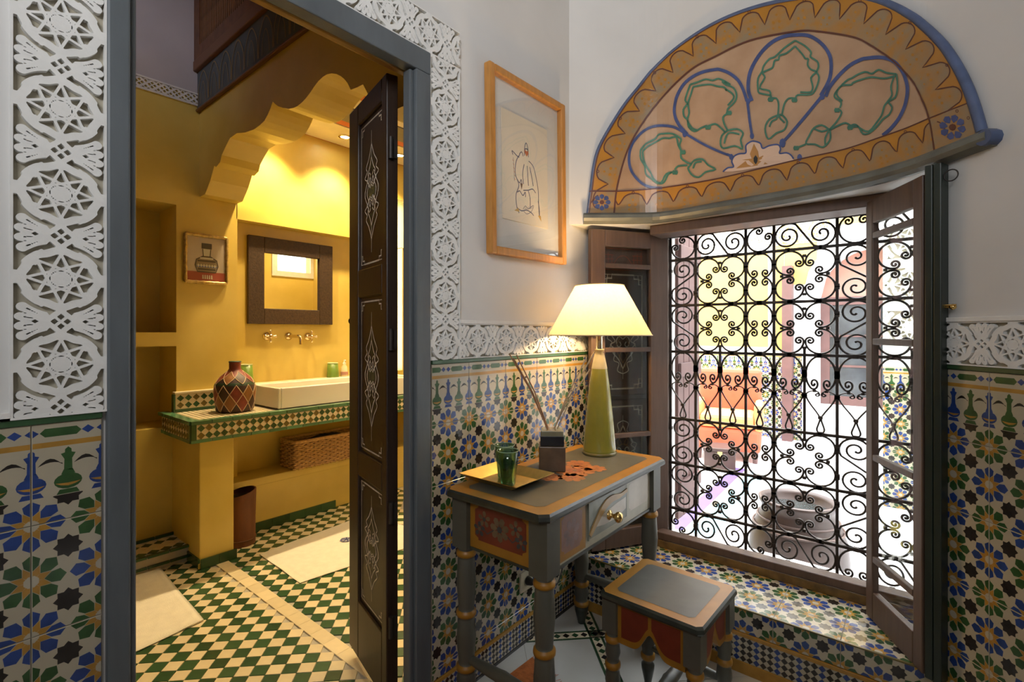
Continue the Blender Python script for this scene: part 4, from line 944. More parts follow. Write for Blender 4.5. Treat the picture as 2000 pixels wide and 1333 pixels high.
# ------------------------------------------------------------------ casement leaves
def leaf(name, label, x0, y0, x1, y1, zb, zt, w0, w1, rails, bot, top, flip):
    """a glazed leaf from (x0, y0) to (x1, y1); w0, w1 = stile widths; rails = heights of the glazing bars"""
    A_ = Vector((x0, y0, 0)); B_ = Vector((x1, y1, 0)); u = (B_-A_).normalized(); Ln = (B_-A_).length; n = Vector((u.y, -u.x, 0))
    t = thing(name, label, 'casement', (x0, y0, zb)); f = frame((0, 0, 0), tuple(u), XZ, tuple(n)); H = zt-zb; th = .034 if x0 < .5 else .022
    for nm, a, c in (('stile', 0, w0), ('stile', Ln-w1, Ln)): b = MB(); b.box(a, 0, -th, c, H, 0, 0, f); b.build(nm, WINWOOD, t, .004)
    for a, c in ((0, bot), (H-top, H)): b = MB(); b.box(w0, a, -th, Ln-w1, c, 0, 0, f); b.build('rail', WINWOOD, t, .004)
    for z in rails: b = MB(); b.box(w0, z-zb-.011, -th+.004, Ln-w1, z-zb+.011, 0, 0, f); b.build('glazing_bar', WINWOOD, t, .003)
    zs = [bot]+[z-zb for z in rails]+[H-top]
    for a, c in zip(zs[:-1], zs[1:]): b = MB(); b.box(w0-.003, a, -.019, Ln-w1+.003, c, -.016, 0, f); b.build('pane', GLASS, t)
    return t, f, u, n, Ln
LX = (.078, 1.975, .293, 2.332)
t, f, u, n, Ln = leaf('casement_leaf', 'brown glazed casement leaf opened against the left of the bay, behind the lamp', *LX, .247, 1.719, .072, .10, [1.555, 1.165, .765, .47], .085, .075, 0)
# painted inner shutter standing behind that leaf
o0 = Vector((LX[0], LX[1], 0))-n*.052+u*.03
SH = thing('painted_shutter', 'dark wooden shutter with cream painted scrollwork seen through the left casement leaf', 'shutter', (o0.x, o0.y, .258)); sw = Ln-.085; shh = 1.435
b = MB(); b.box(0, 0, -.016, sw, shh, 0, 0, f); b.build('board', mat('shutter_brown', (.085, .043, .024), .5, var=.3, scale=9, stretch=(6, 6, .6), bump=.1), SH)
SL = mat('shutter_cream', (.66, .57, .45), .6, var=.2, scale=40); SOC = mat('shutter_ochre', (.30, .16, .06), .6, var=.3, scale=40); SRD = mat('shutter_red', (.24, .05, .02), .6, var=.3, scale=40)
px0, px1 = .060, sw-.060; LWF[0] = 1.6
for (z0, z1, kind) in ((1.30-.015, 1.385, 0), (.72, 1.262, 1), (.10, .635, 1)):
    b = MB()
    if kind == 0:
        b.ribbon([(px0, z0), (px1, z0), (px1, z1), (px0, z1)], .003, .0012, 2, f, closed=True)
        for sg in (1, -1):
            cx = (px0+px1)/2
            for k in range(3): b.ribbon([(cx+sg*(.06+.02*k), z0+.01), (cx+sg*(.06+.02*k), z1-.012-.02*(2-k)*.4)], .003, .0012, 2, f)
            for k in range(3): b.ribbon([(cx+sg*.05, z0+.03+.02*k), (cx+sg*.11, z0+.03+.02*k)], .003, .0012, 2, f)
        b.ribbon(spline([(cx-.06, z0+.01), (cx-.03, z0+.055), (cx, z0+.068), (cx+.03, z0+.055), (cx+.06, z0+.01)], 4), .003, .0012, 2, f)
    else:
        border(b, px0, z0, px1, z1, .045, .0078, .0012, 0, f)
        for cx_, cz_ in ((px0, z0), (px1, z0), (px0, z1), (px1, z1)):
            sx = 1 if cx_ == px0 else -1; sz = 1 if cz_ == z0 else -1
            b.ribbon([(cx_+sx*.022, cz_), (cx_+sx*.022, cz_+sz*.022), (cx_, cz_+sz*.022)], .004, .0013, 0, f)
        cartouche(b, (px0+px1)/2, (z0+z1)/2, .072, .225, .0014, f, 0, 1)
        cx_, cz_ = (px0+px1)/2, (z0+z1)/2
        for sg in (1, -1):
            for zz_ in (1, -1):
                b.ribbon([(cx_+sg*x, cz_+zz_*z) for x, z in spline([(.0, .20), (.03, .185), (.022, .15), (.05, .135), (.045, .10), (.075, .085), (.06, .05), (.085, .03), (.07, 0)], 4)], .0042, .0016, 0, f)
                b.ribbon([(cx_+sg*x, cz_+zz_*z) for x, z in spline([(.01, .17), (.02, .12), (.008, .09), (.035, .07), (.02, .03), (.04, .01)], 4)], .004, .0015, 1, f)
    b.build('painted_ornament', [SL, SOC, SRD], SH)
b = MB(); b.box(0, -.004, -.016, sw, 0, .004, 0, f); b.box(0, .668, 0, sw, .69, .006, 0, f); b.build('batten', mat('shutter_batten', (.09, .06, .045), .5), SH, .002)
t2, f2_, u2, n2, Ln2 = leaf('casement_leaf', 'brown glazed casement leaf swung open at the right of the grille', 1.08, 2.18, 1.236, 1.90, .240, 1.712, .045, .046, [1.585, 1.215, .81, .455], .10, .085, 0)
b = MB(); p = f2_(Ln2-.02, .95-.24, 0)
# dark green folded shutter edge beside the right leaf, with its ring hook and brass bolt
DG = thing('folded_shutter', 'narrow black-green folded shutter between right casement leaf and tiled wall', 'shutter', (1.241, 1.887, .24)); e_ = Vector((.92, -.39, 0)).normalized(); en = Vector((e_.y, -e_.x, 0))
fg = frame((0, 0, 0), tuple(e_), XZ, tuple(en)); 
for a, c in ((.0, .0195), (.021, .0405)): b = MB(); b.box(a, 0, -.045, c, 1.493, 0, 0, fg); b.build('board', GREENBLACK, DG, .003)
b = MB(); cx_ = .058; b.tube([fg(cx_+.016*math.cos(k*PI/9), 1.452+.016*math.sin(k*PI/9), -.012) for k in range(18)], .0018, 6, closed=True); b.build('ring_hook', IRON, DG)
b = MB(); bz = .24; b.tube([fg(.040, 1.08, -.02), fg(.055, 1.08, -.02)], .004, 8); b.lathe([(0, -.009), (.007, -.005), (.009, 0), (.007, .005), (0, .009)], 12, o=fg(.059, 1.08, -.02)); b.tube([fg(.040, 1.085, -.014), fg(.069, 1.085, -.014)], .003, 6); b.build('brass_bolt', BRASS, DG)

# ------------------------------------------------------------------ the painted lunette over the window
def lfr(u, v, w): return lun(u, v, w)
def dens(P, st=9.):
    out = [P[0]]
    for a, c in zip(P[:-1], P[1:]):
        n_ = max(1, int(math.hypot(c[0]-a[0], c[1]-a[1])/st))
        out += [(a[0]+(c[0]-a[0])*k/n_, a[1]+(c[1]-a[1])*k/n_) for k in range(1, n_+1)]
    return out
def resamp(P, n):
    L = [0]
    for a, c in zip(P[:-1], P[1:]): L.append(L[-1]+math.hypot(c[0]-a[0], c[1]-a[1]))
    out = []; j = 0
    for i in range(n+1):
        t = L[-1]*i/n
        while j < len(P)-2 and L[j+1] < t: j += 1
        s = (t-L[j])/((L[j+1]-L[j]) or 1); out.append((P[j][0]+(P[j+1][0]-P[j][0])*s, P[j][1]+(P[j+1][1]-P[j][1])*s))
    return out
OUT = spline([(1147, 421), (1153, 374), (1159, 327), (1168, 293), (1190, 252), (1219, 207), (1247, 173), (1275, 140), (1330, 92), (1400, 48), (1478, 18), (1565, 0), (1640, -6), (1717, 2), (1782, 30), (1837, 74), (1870, 117), (1897, 168), (1914, 215), (1926, 258)], 6)
INN = spline([(1197.5, 419), (1204, 365), (1224.5, 295), (1256, 241), (1296.6, 192), (1352, 140), (1400, 114), (1467.5, 83), (1557.5, 65), (1602.5, 65), (1670, 75), (1705, 90), (1750, 119), (1786, 153), (1808.5, 189), (1826.5, 234), (1837, 296)], 6)
BOT = spline([(1147, 420), (1200, 420), (1275, 419.5), (1299.5, 418), (1355, 408), (1430, 394), (1535, 376), (1610, 361), (1660, 350.5), (1700, 341.5), (1727.5, 334.5), (1810, 306.5), (1870, 284), (1926, 261)], 6)
IBO = spline([(1153, 375), (1205, 376), (1272, 371.5), (1310, 367), (1385, 355), (1430, 345.5), (1490, 331), (1580, 310), (1655, 293.5), (1720, 272), (1780, 251), (1825, 232), (1905, 201)], 6)
LU = thing('painted_lunette', 'painted half-round lunette of looping petals with ochre scalloped border above the window', 'lunette', lun(1500, 384, 0))
lo = Vector(LU.location)
def lbuild(b, name, mats):
    b.v = [tuple(Vector(p)-lo) for p in b.v]; return b.build(name, mats, LU)
PEACH = mat('lunette_peach', (.38, .225, .125), .28, scale=7, col2=(.50, .33, .205), detail=6, rnd=0)
LGREY = mat('lunette_mottled', (.27, .20, .115), .3, scale=26, col2=(.38, .18, .035), detail=2, rnd=0)
LOCH = mat('lunette_ochre', (.42, .185, .015), .28, var=.12, scale=10, rnd=0); LBRN = mat('lunette_brown_line', (.10, .028, .014), .4, var=.1)
LBLU = mat('lunette_blue', (.045, .07, .20), .32, var=.3, scale=30); LGRN = mat('lunette_green', (.05, .17, .11), .35, var=.25, scale=30)
# the plaster panel: columns between the arch and its base
NC = 90; tp = resamp(OUT, NC); b = MB(); V = []
cols = sorted([1147+(1926-1147)*k/NC for k in range(NC+1)]+[q[0] for q in LP[1:-1] if 1148 < q[0] < 1925]); NC = len(cols)-1
def yat(P, x):
    for a, c in zip(P[:-1], P[1:]):
        if min(a[0], c[0]) <= x <= max(a[0], c[0]) and abs(c[0]-a[0]) > 1e-6: return a[1]+(c[1]-a[1])*(x-a[0])/(c[0]-a[0])
    return P[0][1] if x < P[0][0] else P[-1][1]
for w in (.016, -.01):
    for x in cols: V += [lun(x, min(yat(OUT, x), yat(BOT, x)-.5), w), lun(x, yat(BOT, x), w)]
M_ = 2*(NC+1)
F = []
for i in range(NC):
    a = 2*i; F += [(a, a+1, a+3, a+2), (a+M_, a+2+M_, a+3+M_, a+1+M_), (a, a+2, a+2+M_, a+M_), (a+1, a+1+M_, a+3+M_, a+3)]
b.add(V, F); lbuild(b, 'panel', PEACH)
W1 = .0178
def strip(b, P, Q, w, m):
    n_ = len(P); K = 8; V = [lun(*p, w) for k in range(K+1) for p in mixp(P, Q, k/K)]; b.add(V, [(k*n_+i, (k+1)*n_+i, (k+1)*n_+i+1, k*n_+i+1) for k in range(K) for i in range(n_-1)], m)
def mixp(P, Q, t): return [(p[0]+(q[0]-p[0])*t, p[1]+(q[1]-p[1])*t) for p, q in zip(P, Q)]
N1 = 300; o1 = resamp(OUT, N1); LC = (1515, 340); i_f = resamp(INN, 900)
def angc(q): return math.atan2(q[1]-LC[1], q[0]-LC[0])
ia = [angc(q) if angc(q) < 1.5 else angc(q)-2*PI for q in i_f]; i1 = []
for q in o1:
    a_ = angc(q) if angc(q) < 1.5 else angc(q)-2*PI; i1.append(i_f[min(range(901), key=lambda k: abs(ia[k]-a_))])
b0, b1 = resamp(IBO, N1), resamp(BOT, N1)
b = MB(); strip(b, o1, i1, W1, 0); strip(b, b0, b1, W1+.0002, 0)
def scallop(t):
    """0..1 in one arch: round head then a stepped foot"""
    x = abs(t-.5)*2
    if x < .72: return .13+.27*(1-math.sqrt(max(0, 1-(x/.735)**2)))
    if x < .80: return .37+(x-.72)*.6
    return .44+(x-.80)*.95
def sc_line(P, Q, n, a=0., c=1.):
    N_ = len(P)-1; out = []; 
    for i in range(N_+1):
        t = i/N_; d = scallop((t*n) % 1.); out.append((P[i][0]+(Q[i][0]-P[i][0])*d, P[i][1]+(Q[i][1]-P[i][1])*d))
    return out
s1, s2 = sc_line(o1, i1, 20), sc_line(b0, b1, 14)
strip(b, o1, s1, W1+.0004, 1); strip(b, b0, s2, W1+.0005, 1)
# corner squares with blue rosettes
for quad in (((1147, 420), (1196, 420), (1203, 376), (1153, 375)), ((1840, 295), (1926, 260), (1903, 202), (1826, 234))):
    qd = dens(list(quad)+[quad[0]], 12); cx_ = sum(q[0] for q in quad)/4; cy_ = sum(q[1] for q in quad)/4
    V = [lun(cx_, cy_, W1+.0010)]+[lun(*q, W1+.0010) for q in qd]; b.add(V, [(0, i+1, i) for i in range(1, len(qd))], 0)
lbuild(b, 'border_ground', [LGREY, LOCH])
b = MB(); frl = lfr
b.ribbon(s1, 2.5, W1+.0009, 0, frl); b.ribbon(s2, 2.5, W1+.0009, 0, frl); b.ribbon(dens(INN), 3.4, W1+.0012, 0, frl); b.ribbon(dens(IBO), 2.6, W1+.0012, 0, frl); b.ribbon(dens([(p[0], p[1]-.9) for p in BOT]), 2.8, W1+.0013, 0, frl)
b.ribbon([(p[0]+(q[0]-p[0])*.05, p[1]+(q[1]-p[1])*.05) for p, q in zip(o1, i1)], 2.2, W1+.0013, 0, frl); b.ribbon(dens([(1150, 376), (1206, 376)]), 2.6, W1+.0013, 0, frl)
lbuild(b, 'brown_lines', LBRN)
for j, (P, Q, n) in enumerate(((o1, i1, 20), (b0, b1, 14))):
    b = MB()
    for k in range(n):
        t = (k+.5)/n; i = int(t*N1); p, q = P[i], Q[i]; e = (q[0]-p[0], q[1]-p[1]); tx, ty = P[i+1][0]-P[i-1][0], P[i+1][1]-P[i-1][1]; l = math.hypot(tx, ty); tx, ty = tx/l, ty/l
        for d, r in ((.62, 3.2), (.40, 2.4), (.80, 2.2)):
            cx_, cy_ = p[0]+e[0]*d, p[1]+e[1]*d
            for s_ in ((-6, 6) if d != .40 else (0,)): b.flat([(cx_+tx*s_+r*math.cos(a*PI/3), cy_+ty*s_+r*math.sin(a*PI/3)) for a in range(6)], W1+.0007, 0, frl)
        if k % 2: b.ribbon([(p[0]+e[0]*.16+2.6*math.cos(a*PI/4), p[1]+e[1]*.10+2.6*math.sin(a*PI/4)) for a in range(8)], 1.4, W1+.0014, 1, frl, closed=True)
    lbuild(b, 'painted_dots', [LOCH, LBRN])['kind'] = 'stuff'
# blue loops
def P5(*a): return [(1400+x*300/1333, 40+y*300/1333) for x, y in a]
def P4(*a): return [(1130+x*300/1333, 140+y*300/1333) for x, y in a]
def P6(*a): return [(1660+x*300/1333, y*300/1333) for x, y in a]
LOOPS = [(P5((318, 712), (290, 640), (285, 560), (300, 470), (340, 380), (410, 280), (500, 200), (600, 155), (700, 142), (800, 145), (880, 180), (950, 240), (1000, 320), (1013, 410), (1003, 500), (975, 570), (920, 665)), 6.2),
 (P5((275, 715), (240, 610), (195, 530), (120, 470), (40, 440))+P4((1200, -4), (1100, 15), (1010, 55), (930, 120), (870, 220), (845, 320), (850, 400), (890, 480), (960, 555)), 5.4),
 (P4((958, 562), (860, 500), (760, 482), (650, 490), (560, 530), (480, 610), (440, 690), (430, 780), (445, 860), (490, 930), (560, 990), (650, 1018), (730, 1020)), 4.6),
 (P5((965, 672), (1000, 590), (1080, 490), (1180, 400), (1280, 350))+P6((180, 517), (280, 507), (370, 522), (440, 560), (500, 640), (535, 740), (535, 840), (505, 950), (450, 1050), (380, 1130), (315, 1182)), 6.2),
 (P5((278, 715), (288, 800), (300, 900), (318, 1010)), 4.6), (P5((930, 670), (780, 850), (650, 1000), (590, 1065)), 5.4), (P4((960, 560), (1100, 640), (1240, 705), (1333, 740))+P5((100, 1170), (150, 1195)), 4.2)]
for P, w in LOOPS:
    b = MB(); b.ribbon(dens(spline(P, 4), 6), w*1.12, W1+.0006, 0, frl)
    e = P[-1]
    lbuild(b, 'blue_loop', LBLU)
b = MB()
for c_, r_ in ((P5((318, 1015))[0], 6), (P5((585, 1075))[0], 9), (P5((140, 1195))[0], 6), (P5((735, 1200))[0], 7), (P5((935, 672))[0], 7), (P5((285, 715))[0], 6), (P4((935, 555))[0], 6)): b.flat([(c_[0]+r_*.7*math.cos(a*PI/4), c_[1]+r_*math.sin(a*PI/4)) for a in range(8)], W1+.0009, 0, frl)
lbuild(b, 'blue_buds', LBLU)
GL = [[P5((695, 190), (600, 255), (520, 330), (470, 350), (420, 410), (405, 460), (370, 520), (370, 610), (385, 645), (480, 665), (480, 690)), P5((695, 190), (780, 235), (835, 290), (830, 330), (890, 370), (900, 420), (885, 460), (905, 510), (880, 600), (835, 655), (720, 660), (700, 690)),
       P5((695, 238), (620, 300), (560, 320), (550, 355), (515, 365), (500, 420), (470, 440), (410, 470), (430, 510), (385, 600), (470, 625), (480, 680)), P5((695, 238), (760, 310), (785, 345), (810, 350), (805, 400), (835, 440), (880, 460), (835, 510), (850, 590), (830, 635), (740, 635)),
       P5((480, 690), (530, 690), (550, 740), (545, 830)), P5((700, 690), (640, 690), (600, 740), (580, 830)), P5((560, 830), (470, 870), (432, 950), (460, 1040), (530, 990), (600, 960), (625, 890), (590, 840), (560, 830)), P5((470, 935), (490, 890), (530, 868), (550, 840), (570, 868), (605, 900))],
      [P4((985, 125), (1060, 100), (1120, 80), (1180, 90), (1230, 75), (1290, 100), (1333, 130))+P5((60, 540), (95, 570), (160, 600), (185, 660), (170, 720), (110, 780), (110, 820)), P4((985, 125), (960, 190), (940, 260), (960, 290), (925, 340), (930, 400), (960, 430), (970, 490), (1020, 530), (1080, 500), (1130, 480)),
       P4((1010, 145), (1090, 130), (1160, 125), (1220, 140), (1280, 150), (1300, 180))+P5((95, 610), (150, 650), (160, 690), (110, 750)), P4((1010, 145), (990, 210), (965, 290), (975, 370), (960, 430), (1000, 500), (1050, 520)),
       P4((1130, 490), (1200, 465), (1250, 500), (1290, 540)), P5((110, 820), (70, 850), (80, 910), (110, 965)), P5((110, 965), (60, 1010), (48, 1080), (75, 1120), (170, 1100), (235, 1125), (220, 1050), (240, 990), (190, 955), (110, 965)), P5((80, 1080), (95, 1020), (130, 985), (210, 1000))],
      [P4((530, 700), (580, 640), (660, 600), (700, 560), (760, 550), (820, 550), (870, 570), (905, 600), (890, 650), (910, 705)), P4((530, 700), (535, 770), (570, 830), (580, 900), (630, 940), (690, 980), (750, 970), (790, 900), (860, 872)),
       P4((550, 705), (600, 660), (680, 620), (740, 590), (800, 590), (860, 580), (880, 650), (905, 700)), P4((550, 705), (560, 780), (590, 840), (630, 900), (660, 950), (720, 975), (770, 900), (840, 880)),
       P4((905, 705), (905, 760), (960, 800), (1000, 810)), P4((850, 860), (880, 830), (960, 822)), P4((980, 830), (1020, 780), (1090, 770), (1140, 820), (1205, 857), (1120, 880), (1060, 925), (1000, 905), (965, 850), (980, 830)), P4((1010, 850), (1030, 800), (1085, 790))],
      [P6((440, 650), (350, 640), (280, 615), (220, 650), (160, 635), (90, 660), (40, 690))+P5((1155, 530), (1100, 580), (1050, 640), (1045, 680), (1100, 720), (1090, 770)), P6((440, 650), (450, 760), (430, 850), (370, 890), (400, 940), (375, 1000), (320, 1040), (270, 1100), (200, 1160), (140, 1170), (100, 1110), (60, 1090), (20, 1110)),
       P6((430, 665), (330, 690), (220, 680), (130, 700), (50, 730))+P5((1190, 570), (1100, 580), (1060, 650), (1110, 710)), P6((420, 670), (390, 760), (400, 830), (360, 890), (330, 930), (310, 1000), (270, 1060), (190, 1150), (110, 1120)),
       P5((1070, 780), (1105, 810), (1060, 890), (1000, 955)), P5((1250, 930), (1200, 930), (1140, 900), (1080, 920), (1000, 960)), P5((1000, 960), (930, 920), (860, 945), (820, 1010), (790, 1080), (870, 1085), (940, 1110), (1000, 1050), (1005, 990), (1000, 960)), P5((790, 1085), (700, 1120)), P5((860, 950), (930, 975), (990, 960), (960, 1030), (960, 1090))]]
for lf in GL:
    b = MB()
    for P in lf: b.ribbon(dens(spline(P, 3), 6), 3.5, W1+.0007, 0, frl)
    lbuild(b, 'painted_leaf', LGRN)
b = MB()
for c_ in P5((480, 700), (690, 705), (120, 815), (1065, 790), (1180, 940))+P4((920, 710), (850, 885), (1140, 495))+P5((705, 1118)):
    b.flat([(c_[0]+6*math.cos(a*PI/4), c_[1]+(6 if a % 2 else 4)*math.sin(a*PI/4)) for a in range(8)], W1+.0008, 0, frl)
lbuild(b, 'green_buds', LGRN)
b = MB(); LT = spline(P5((70, 1322), (110, 1290), (160, 1280), (145, 1235), (165, 1190), (210, 1168), (265, 1160), (265, 1100), (300, 1068), (335, 1060), (390, 1078), (412, 1122), (470, 1098), (545, 1090), (568, 1125), (560, 1165), (620, 1160), (660, 1180), (682, 1212)), 4)
base = P5((680, 1225), (580, 1248), (480, 1270), (350, 1292), (230, 1312), (150, 1322))
cen = P5((350, 1230))[0]; ring = LT+base
b.add([lun(*cen, W1+.0008)]+[lun(*q, W1+.0008) for q in ring], [(0, i+1, i) if i < len(ring) else (0, 1, i) for i in range(1, len(ring)+1)], 0)
b.ribbon(LT, 3, W1+.0014, 1, frl)
for P in ([(300, 1170), (335, 1080), (372, 1150), (380, 1200), (480, 1150), (430, 1230), (560, 1200), (460, 1255), (300, 1280), (180, 1295), (270, 1225), (230, 1220), (315, 1210)],):
    q = P5(*P); b.add([lun(*cen, W1+.0011)]+[lun(*z_, W1+.0011) for z_ in q], [(0, (i+1) % len(q)+1, i+1) for i in range(len(q))], 2)
b.flat(P5((350, 1180), (368, 1205), (366, 1235), (352, 1262), (334, 1235), (332, 1205)), W1+.0016, 3, frl)
for sg in (-1, 1): b.flat(P5((350+sg*15, 1265), (350+sg*60, 1225), (350+sg*90, 1225), (350+sg*70, 1260), (350+sg*35, 1275)), W1+.0015, 0, frl)
lbuild(b, 'painted_lotus', [mat('lotus_cream', (.66, .46, .33), .4), LBLU, mat('lotus_ochre', (.42, .20, .05), .4), mat('lotus_black', (.02, .02, .018), .4)])
for rc, rr_ in (((1174, 397.5), (17, 16)), ((1873, 249), (27, 25))):
    b = MB()
    for k in range(8):
        a = k*PI/4+(.2 if rr_[0] > 20 else 0); c_, s_ = math.cos(a), math.sin(a)
        b.flat([(rc[0]+rr_[0]*(c_*r-s_*h), rc[1]+rr_[1]*(s_*r+c_*h)) for r, h in ((.35, 0), (.6, -.24), (.85, -.26), (1.0, 0), (.85, .26), (.6, .24))], W1+.0016, 0, frl)
    b.flat([(rc[0]+rr_[0]*.27*math.cos(k*PI/4), rc[1]+rr_[1]*.27*math.sin(k*PI/4)) for k in range(8)], W1+.0018, 1, frl); lbuild(b, 'blue_rosette', [LBLU, LBRN])
# raised blue rim of the arch and the moulded ledge under the lunette
RIMB = mat('rim_blue_grey', (.075, .105, .20), .5, var=.3, scale=14)
RP = resamp(OUT, 110); b = MB(); b.tube([lun(p[0], p[1], .012) for p in RP], lambda s: .007+.006*s, 8)
lbuild(b, 'arch_rim', RIMB)
b = MB(); px_ = [1139, 1200, 1275, 1291, 1320, 1355, 1430, 1535, 1610, 1660, 1700, 1727, 1780, 1810, 1870, 1921, 1948]; PRF = [(0, ZB+.002), (.026, ZB+.002), (.036, ZB-.008), (.038, ZB-.022), (.030, ZB-.034), (.014, ZB-.043), (0, ZB-.043)]
V = []
for x in px_:
    q = [lun(x, HOR, w) for w, z in PRF]; V += [(q[i][0], q[i][1], PRF[i][1]) for i in range(len(PRF))]
k_ = len(PRF); b.add(V, [(i*k_+j, i*k_+(j+1) % k_, (i+1)*k_+(j+1) % k_, (i+1)*k_+j) for i in range(len(px_)-1) for j in range(k_)]+[tuple(range(k_)), tuple(range(len(V)-1, len(V)-1-k_, -1))])
lbuild(b, 'ledge', mat('ledge_grey_green', (.13, .135, .115), .42, var=.35, scale=9, bump=.1, bscale=25))

b = MB(); q0_, q1_ = lun(1944, HOR, .036), lun(1952, HOR, .0)
b.tube([(lun(1944, HOR, w)[0], lun(1944, HOR, w)[1], ZB-.02) for w in (0, .02, .034)], .0215, 10); lbuild(b, 'ledge_cap', RIMB)
# ------------------------------------------------------------------ painted table
TZ = .753; TX0, TX1, TY0, TY1 = .058, .462, 1.080, 1.905
TB = thing('painted_table', 'grey-green painted side table with ochre borders and one drawer, against the tiled wall', 'table', ((TX0+TX1)/2, (TY0+TY1)/2, 0))
hx, hy = (TX1-TX0)/2, (TY1-TY0)/2
EDGE = mat('edge_black_green', (.030, .034, .026), .3, var=.4, scale=25)
def chpoly(a, c, ch): return [(-a+ch, -c), (a-ch, -c), (a, -c+ch), (a, c-ch), (a-ch, c), (-a+ch, c), (-a, c-ch), (-a, -c+ch)]
def board(par, a, c, z0, z1, ch, bw_):
    b = MB(); rings = [(a-.012, z0), (a-.002, z0+.004), (a, z0+.010), (a-.002, z1-.006), (a-.008, z1)]
    V = []; 
    for r_, z in rings: d = a-r_; V += [(x, y, z) for x, y in chpoly(a-d, c-d, ch)]
    b.add(V, [(i*8+k, i*8+(k+1) % 8, (i+1)*8+(k+1) % 8, (i+1)*8+k) for i in range(4) for k in range(8)], 0); b.add(V[-8:], [tuple(range(8))], 1); b.add(V[:8], [tuple(range(7, -1, -1))], 0)
    i_ = a-bw_; j_ = c-bw_; b.flat(chpoly(i_, j_, ch*.9), z1+.0006, 2)
    return b.build('top', [EDGE, OCHREP, GREYP], par)
board(TB, hx, hy, TZ-.026, TZ, .022, .052)
# worn red flower painted in the middle of the top
FLR = mat('flower_orange', (.36, .12, .03), .45, var=.35, scale=40); FLP = mat('flower_pale', (.15, .10, .05), .5, var=.3, scale=40); FLD = mat('flower_dark', (.045, .05, .05), .5, var=.3, scale=40)
def blossom(b, cx, cy, r, w, fr, n=7, m0=0, m1=1):
    for k in range(n):
        a = 2*PI*k/n+.3; c_, s_ = math.cos(a), math.sin(a)
        b.flat([(cx+r*(c_*q-s_*h), cy+r*(s_*q+c_*h)) for q, h in ((.2, 0), (.5, -.26), (.85, -.24), (1, 0), (.85, .24), (.5, .26))], w, m0, fr)
    b.flat([(cx+r*.28*math.cos(k*PI/3), cy+r*.28*math.sin(k*PI/3)) for k in range(6)], w+.0002, m1, fr)
b = MB(); ft_ = frame((0, 0, TZ+.0010), XX, XY, XZ)
for cx, cy, r in ((.02, .02, .075), (.055, -.055, .05), (-.02, .11, .05), (.0, -.10, .045), (.06, .09, .045)): blossom(b, cx, cy, r, 0, ft_, 8, 0, 0)
for cx, cy, r in ((.02, .02, .03), (.055, -.055, .018), (-.02, .11, .018)): blossom(b, cx, cy, r, .0003, ft_, 6, 2, 1)
b.build('painted_flower', [FLR, FLP, mat('flower_red', (.33, .085, .04), .5, var=.3, scale=60)], TB)
def turned(par, x, y, zt, blk, R, foot=True, rings=(.54, .345, .17, .085), rz=0):
    """one leg: square block above, turned shaft with ochre rings below"""
    lg = thing('leg', None, None); lg.parent = par; lg.location = (x, y, 0)
    bpy.data.objects.remove(lg); b = MB()
    zb = zt-blk; prof = [(0, 0), (R*.50, 0), (R*.55, .012), (R*.92, .055), (R*.95, .07), (R*.6, .078)]; ms = [1]*5
    rs = sorted(rings); z = .078
    for i, q in enumerate(rs):
        q0, q1 = q-.011, q+.011
        if q0 > z+.03: mid = (z+q0)/2; prof += [(R*.82, z+.012), (R*1.02, mid), (R*.88, q0-.006)]; ms += [0, 0, 0]
        prof += [(R*.82, q0), (R*1.02, q0+.004), (R*1.05, q), (R*1.02, q1-.004), (R*.82, q1)]; ms += [0, 2, 2, 2, 2]; z = q1
    prof += [(R*.98, z+.012), (R*.98, zb+.004)]; ms += [0, 0]
    b.lathe(prof, 18, m=ms)
    if blk: b.box(-R*1.02, -R*1.02, zb, R*1.02, R*1.02, zt, 0)
    return b.build('leg', [GREYP, EDGE, OCHREP], par, loc=(x, y, 0))
LXS, LYS = hx-.048, hy-.062
for sx in (-1, 1):
    for sy in (-1, 1):
        g_ = turned(TB, sx*LXS, sy*LYS, TZ-.026, .165, .031)
        if sy < 0: g_.location.z = .0095; g_.scale.z = (TZ-.026-.0095)/(TZ-.026)
def spindle(par, p, q, r, nm='stretcher'):
    p, q = Vector(p), Vector(q); b = MB(); n_ = 14
    b.tube([p.lerp(q, k/n_) for k in range(n_+1)], lambda t: r*(.55+.55*math.sin(PI*t)**.7+(.12 if abs(t-.5) < .05 else 0)), 10); return b.build(nm, GREYP, par)
for sy in (-1, 1): spindle(TB, (-LXS, sy*LYS, .205), (LXS, sy*LYS, .205), .017)
AZ0, AZ1 = .575, TZ-.026
CREY = mat('pale_apron_paint', (.36, .33, .24), .35, var=.15, scale=14); DUST = mat('dusty_red_paint', (.23, .12, .09), .38, var=.25, scale=20)
PALEP = mat('pale_panel_paint', (.45, .39, .31), .3, var=.12, scale=18); GRYD = mat('drawer_grey', (.20, .21, .17), .35, var=.2, scale=16)
def panelpoly(u0, v0, u1, v1, c): return [(u0+c, v0), (u1-c, v0), (u1-c, v0+c*.5), (u1, v0+c), (u1, v1-c), (u1-c, v1-c*.5), (u1-c, v1), (u0+c, v1), (u0+c, v1-c*.5), (u0, v1-c), (u0, v0+c), (u0+c, v0+c*.5)]
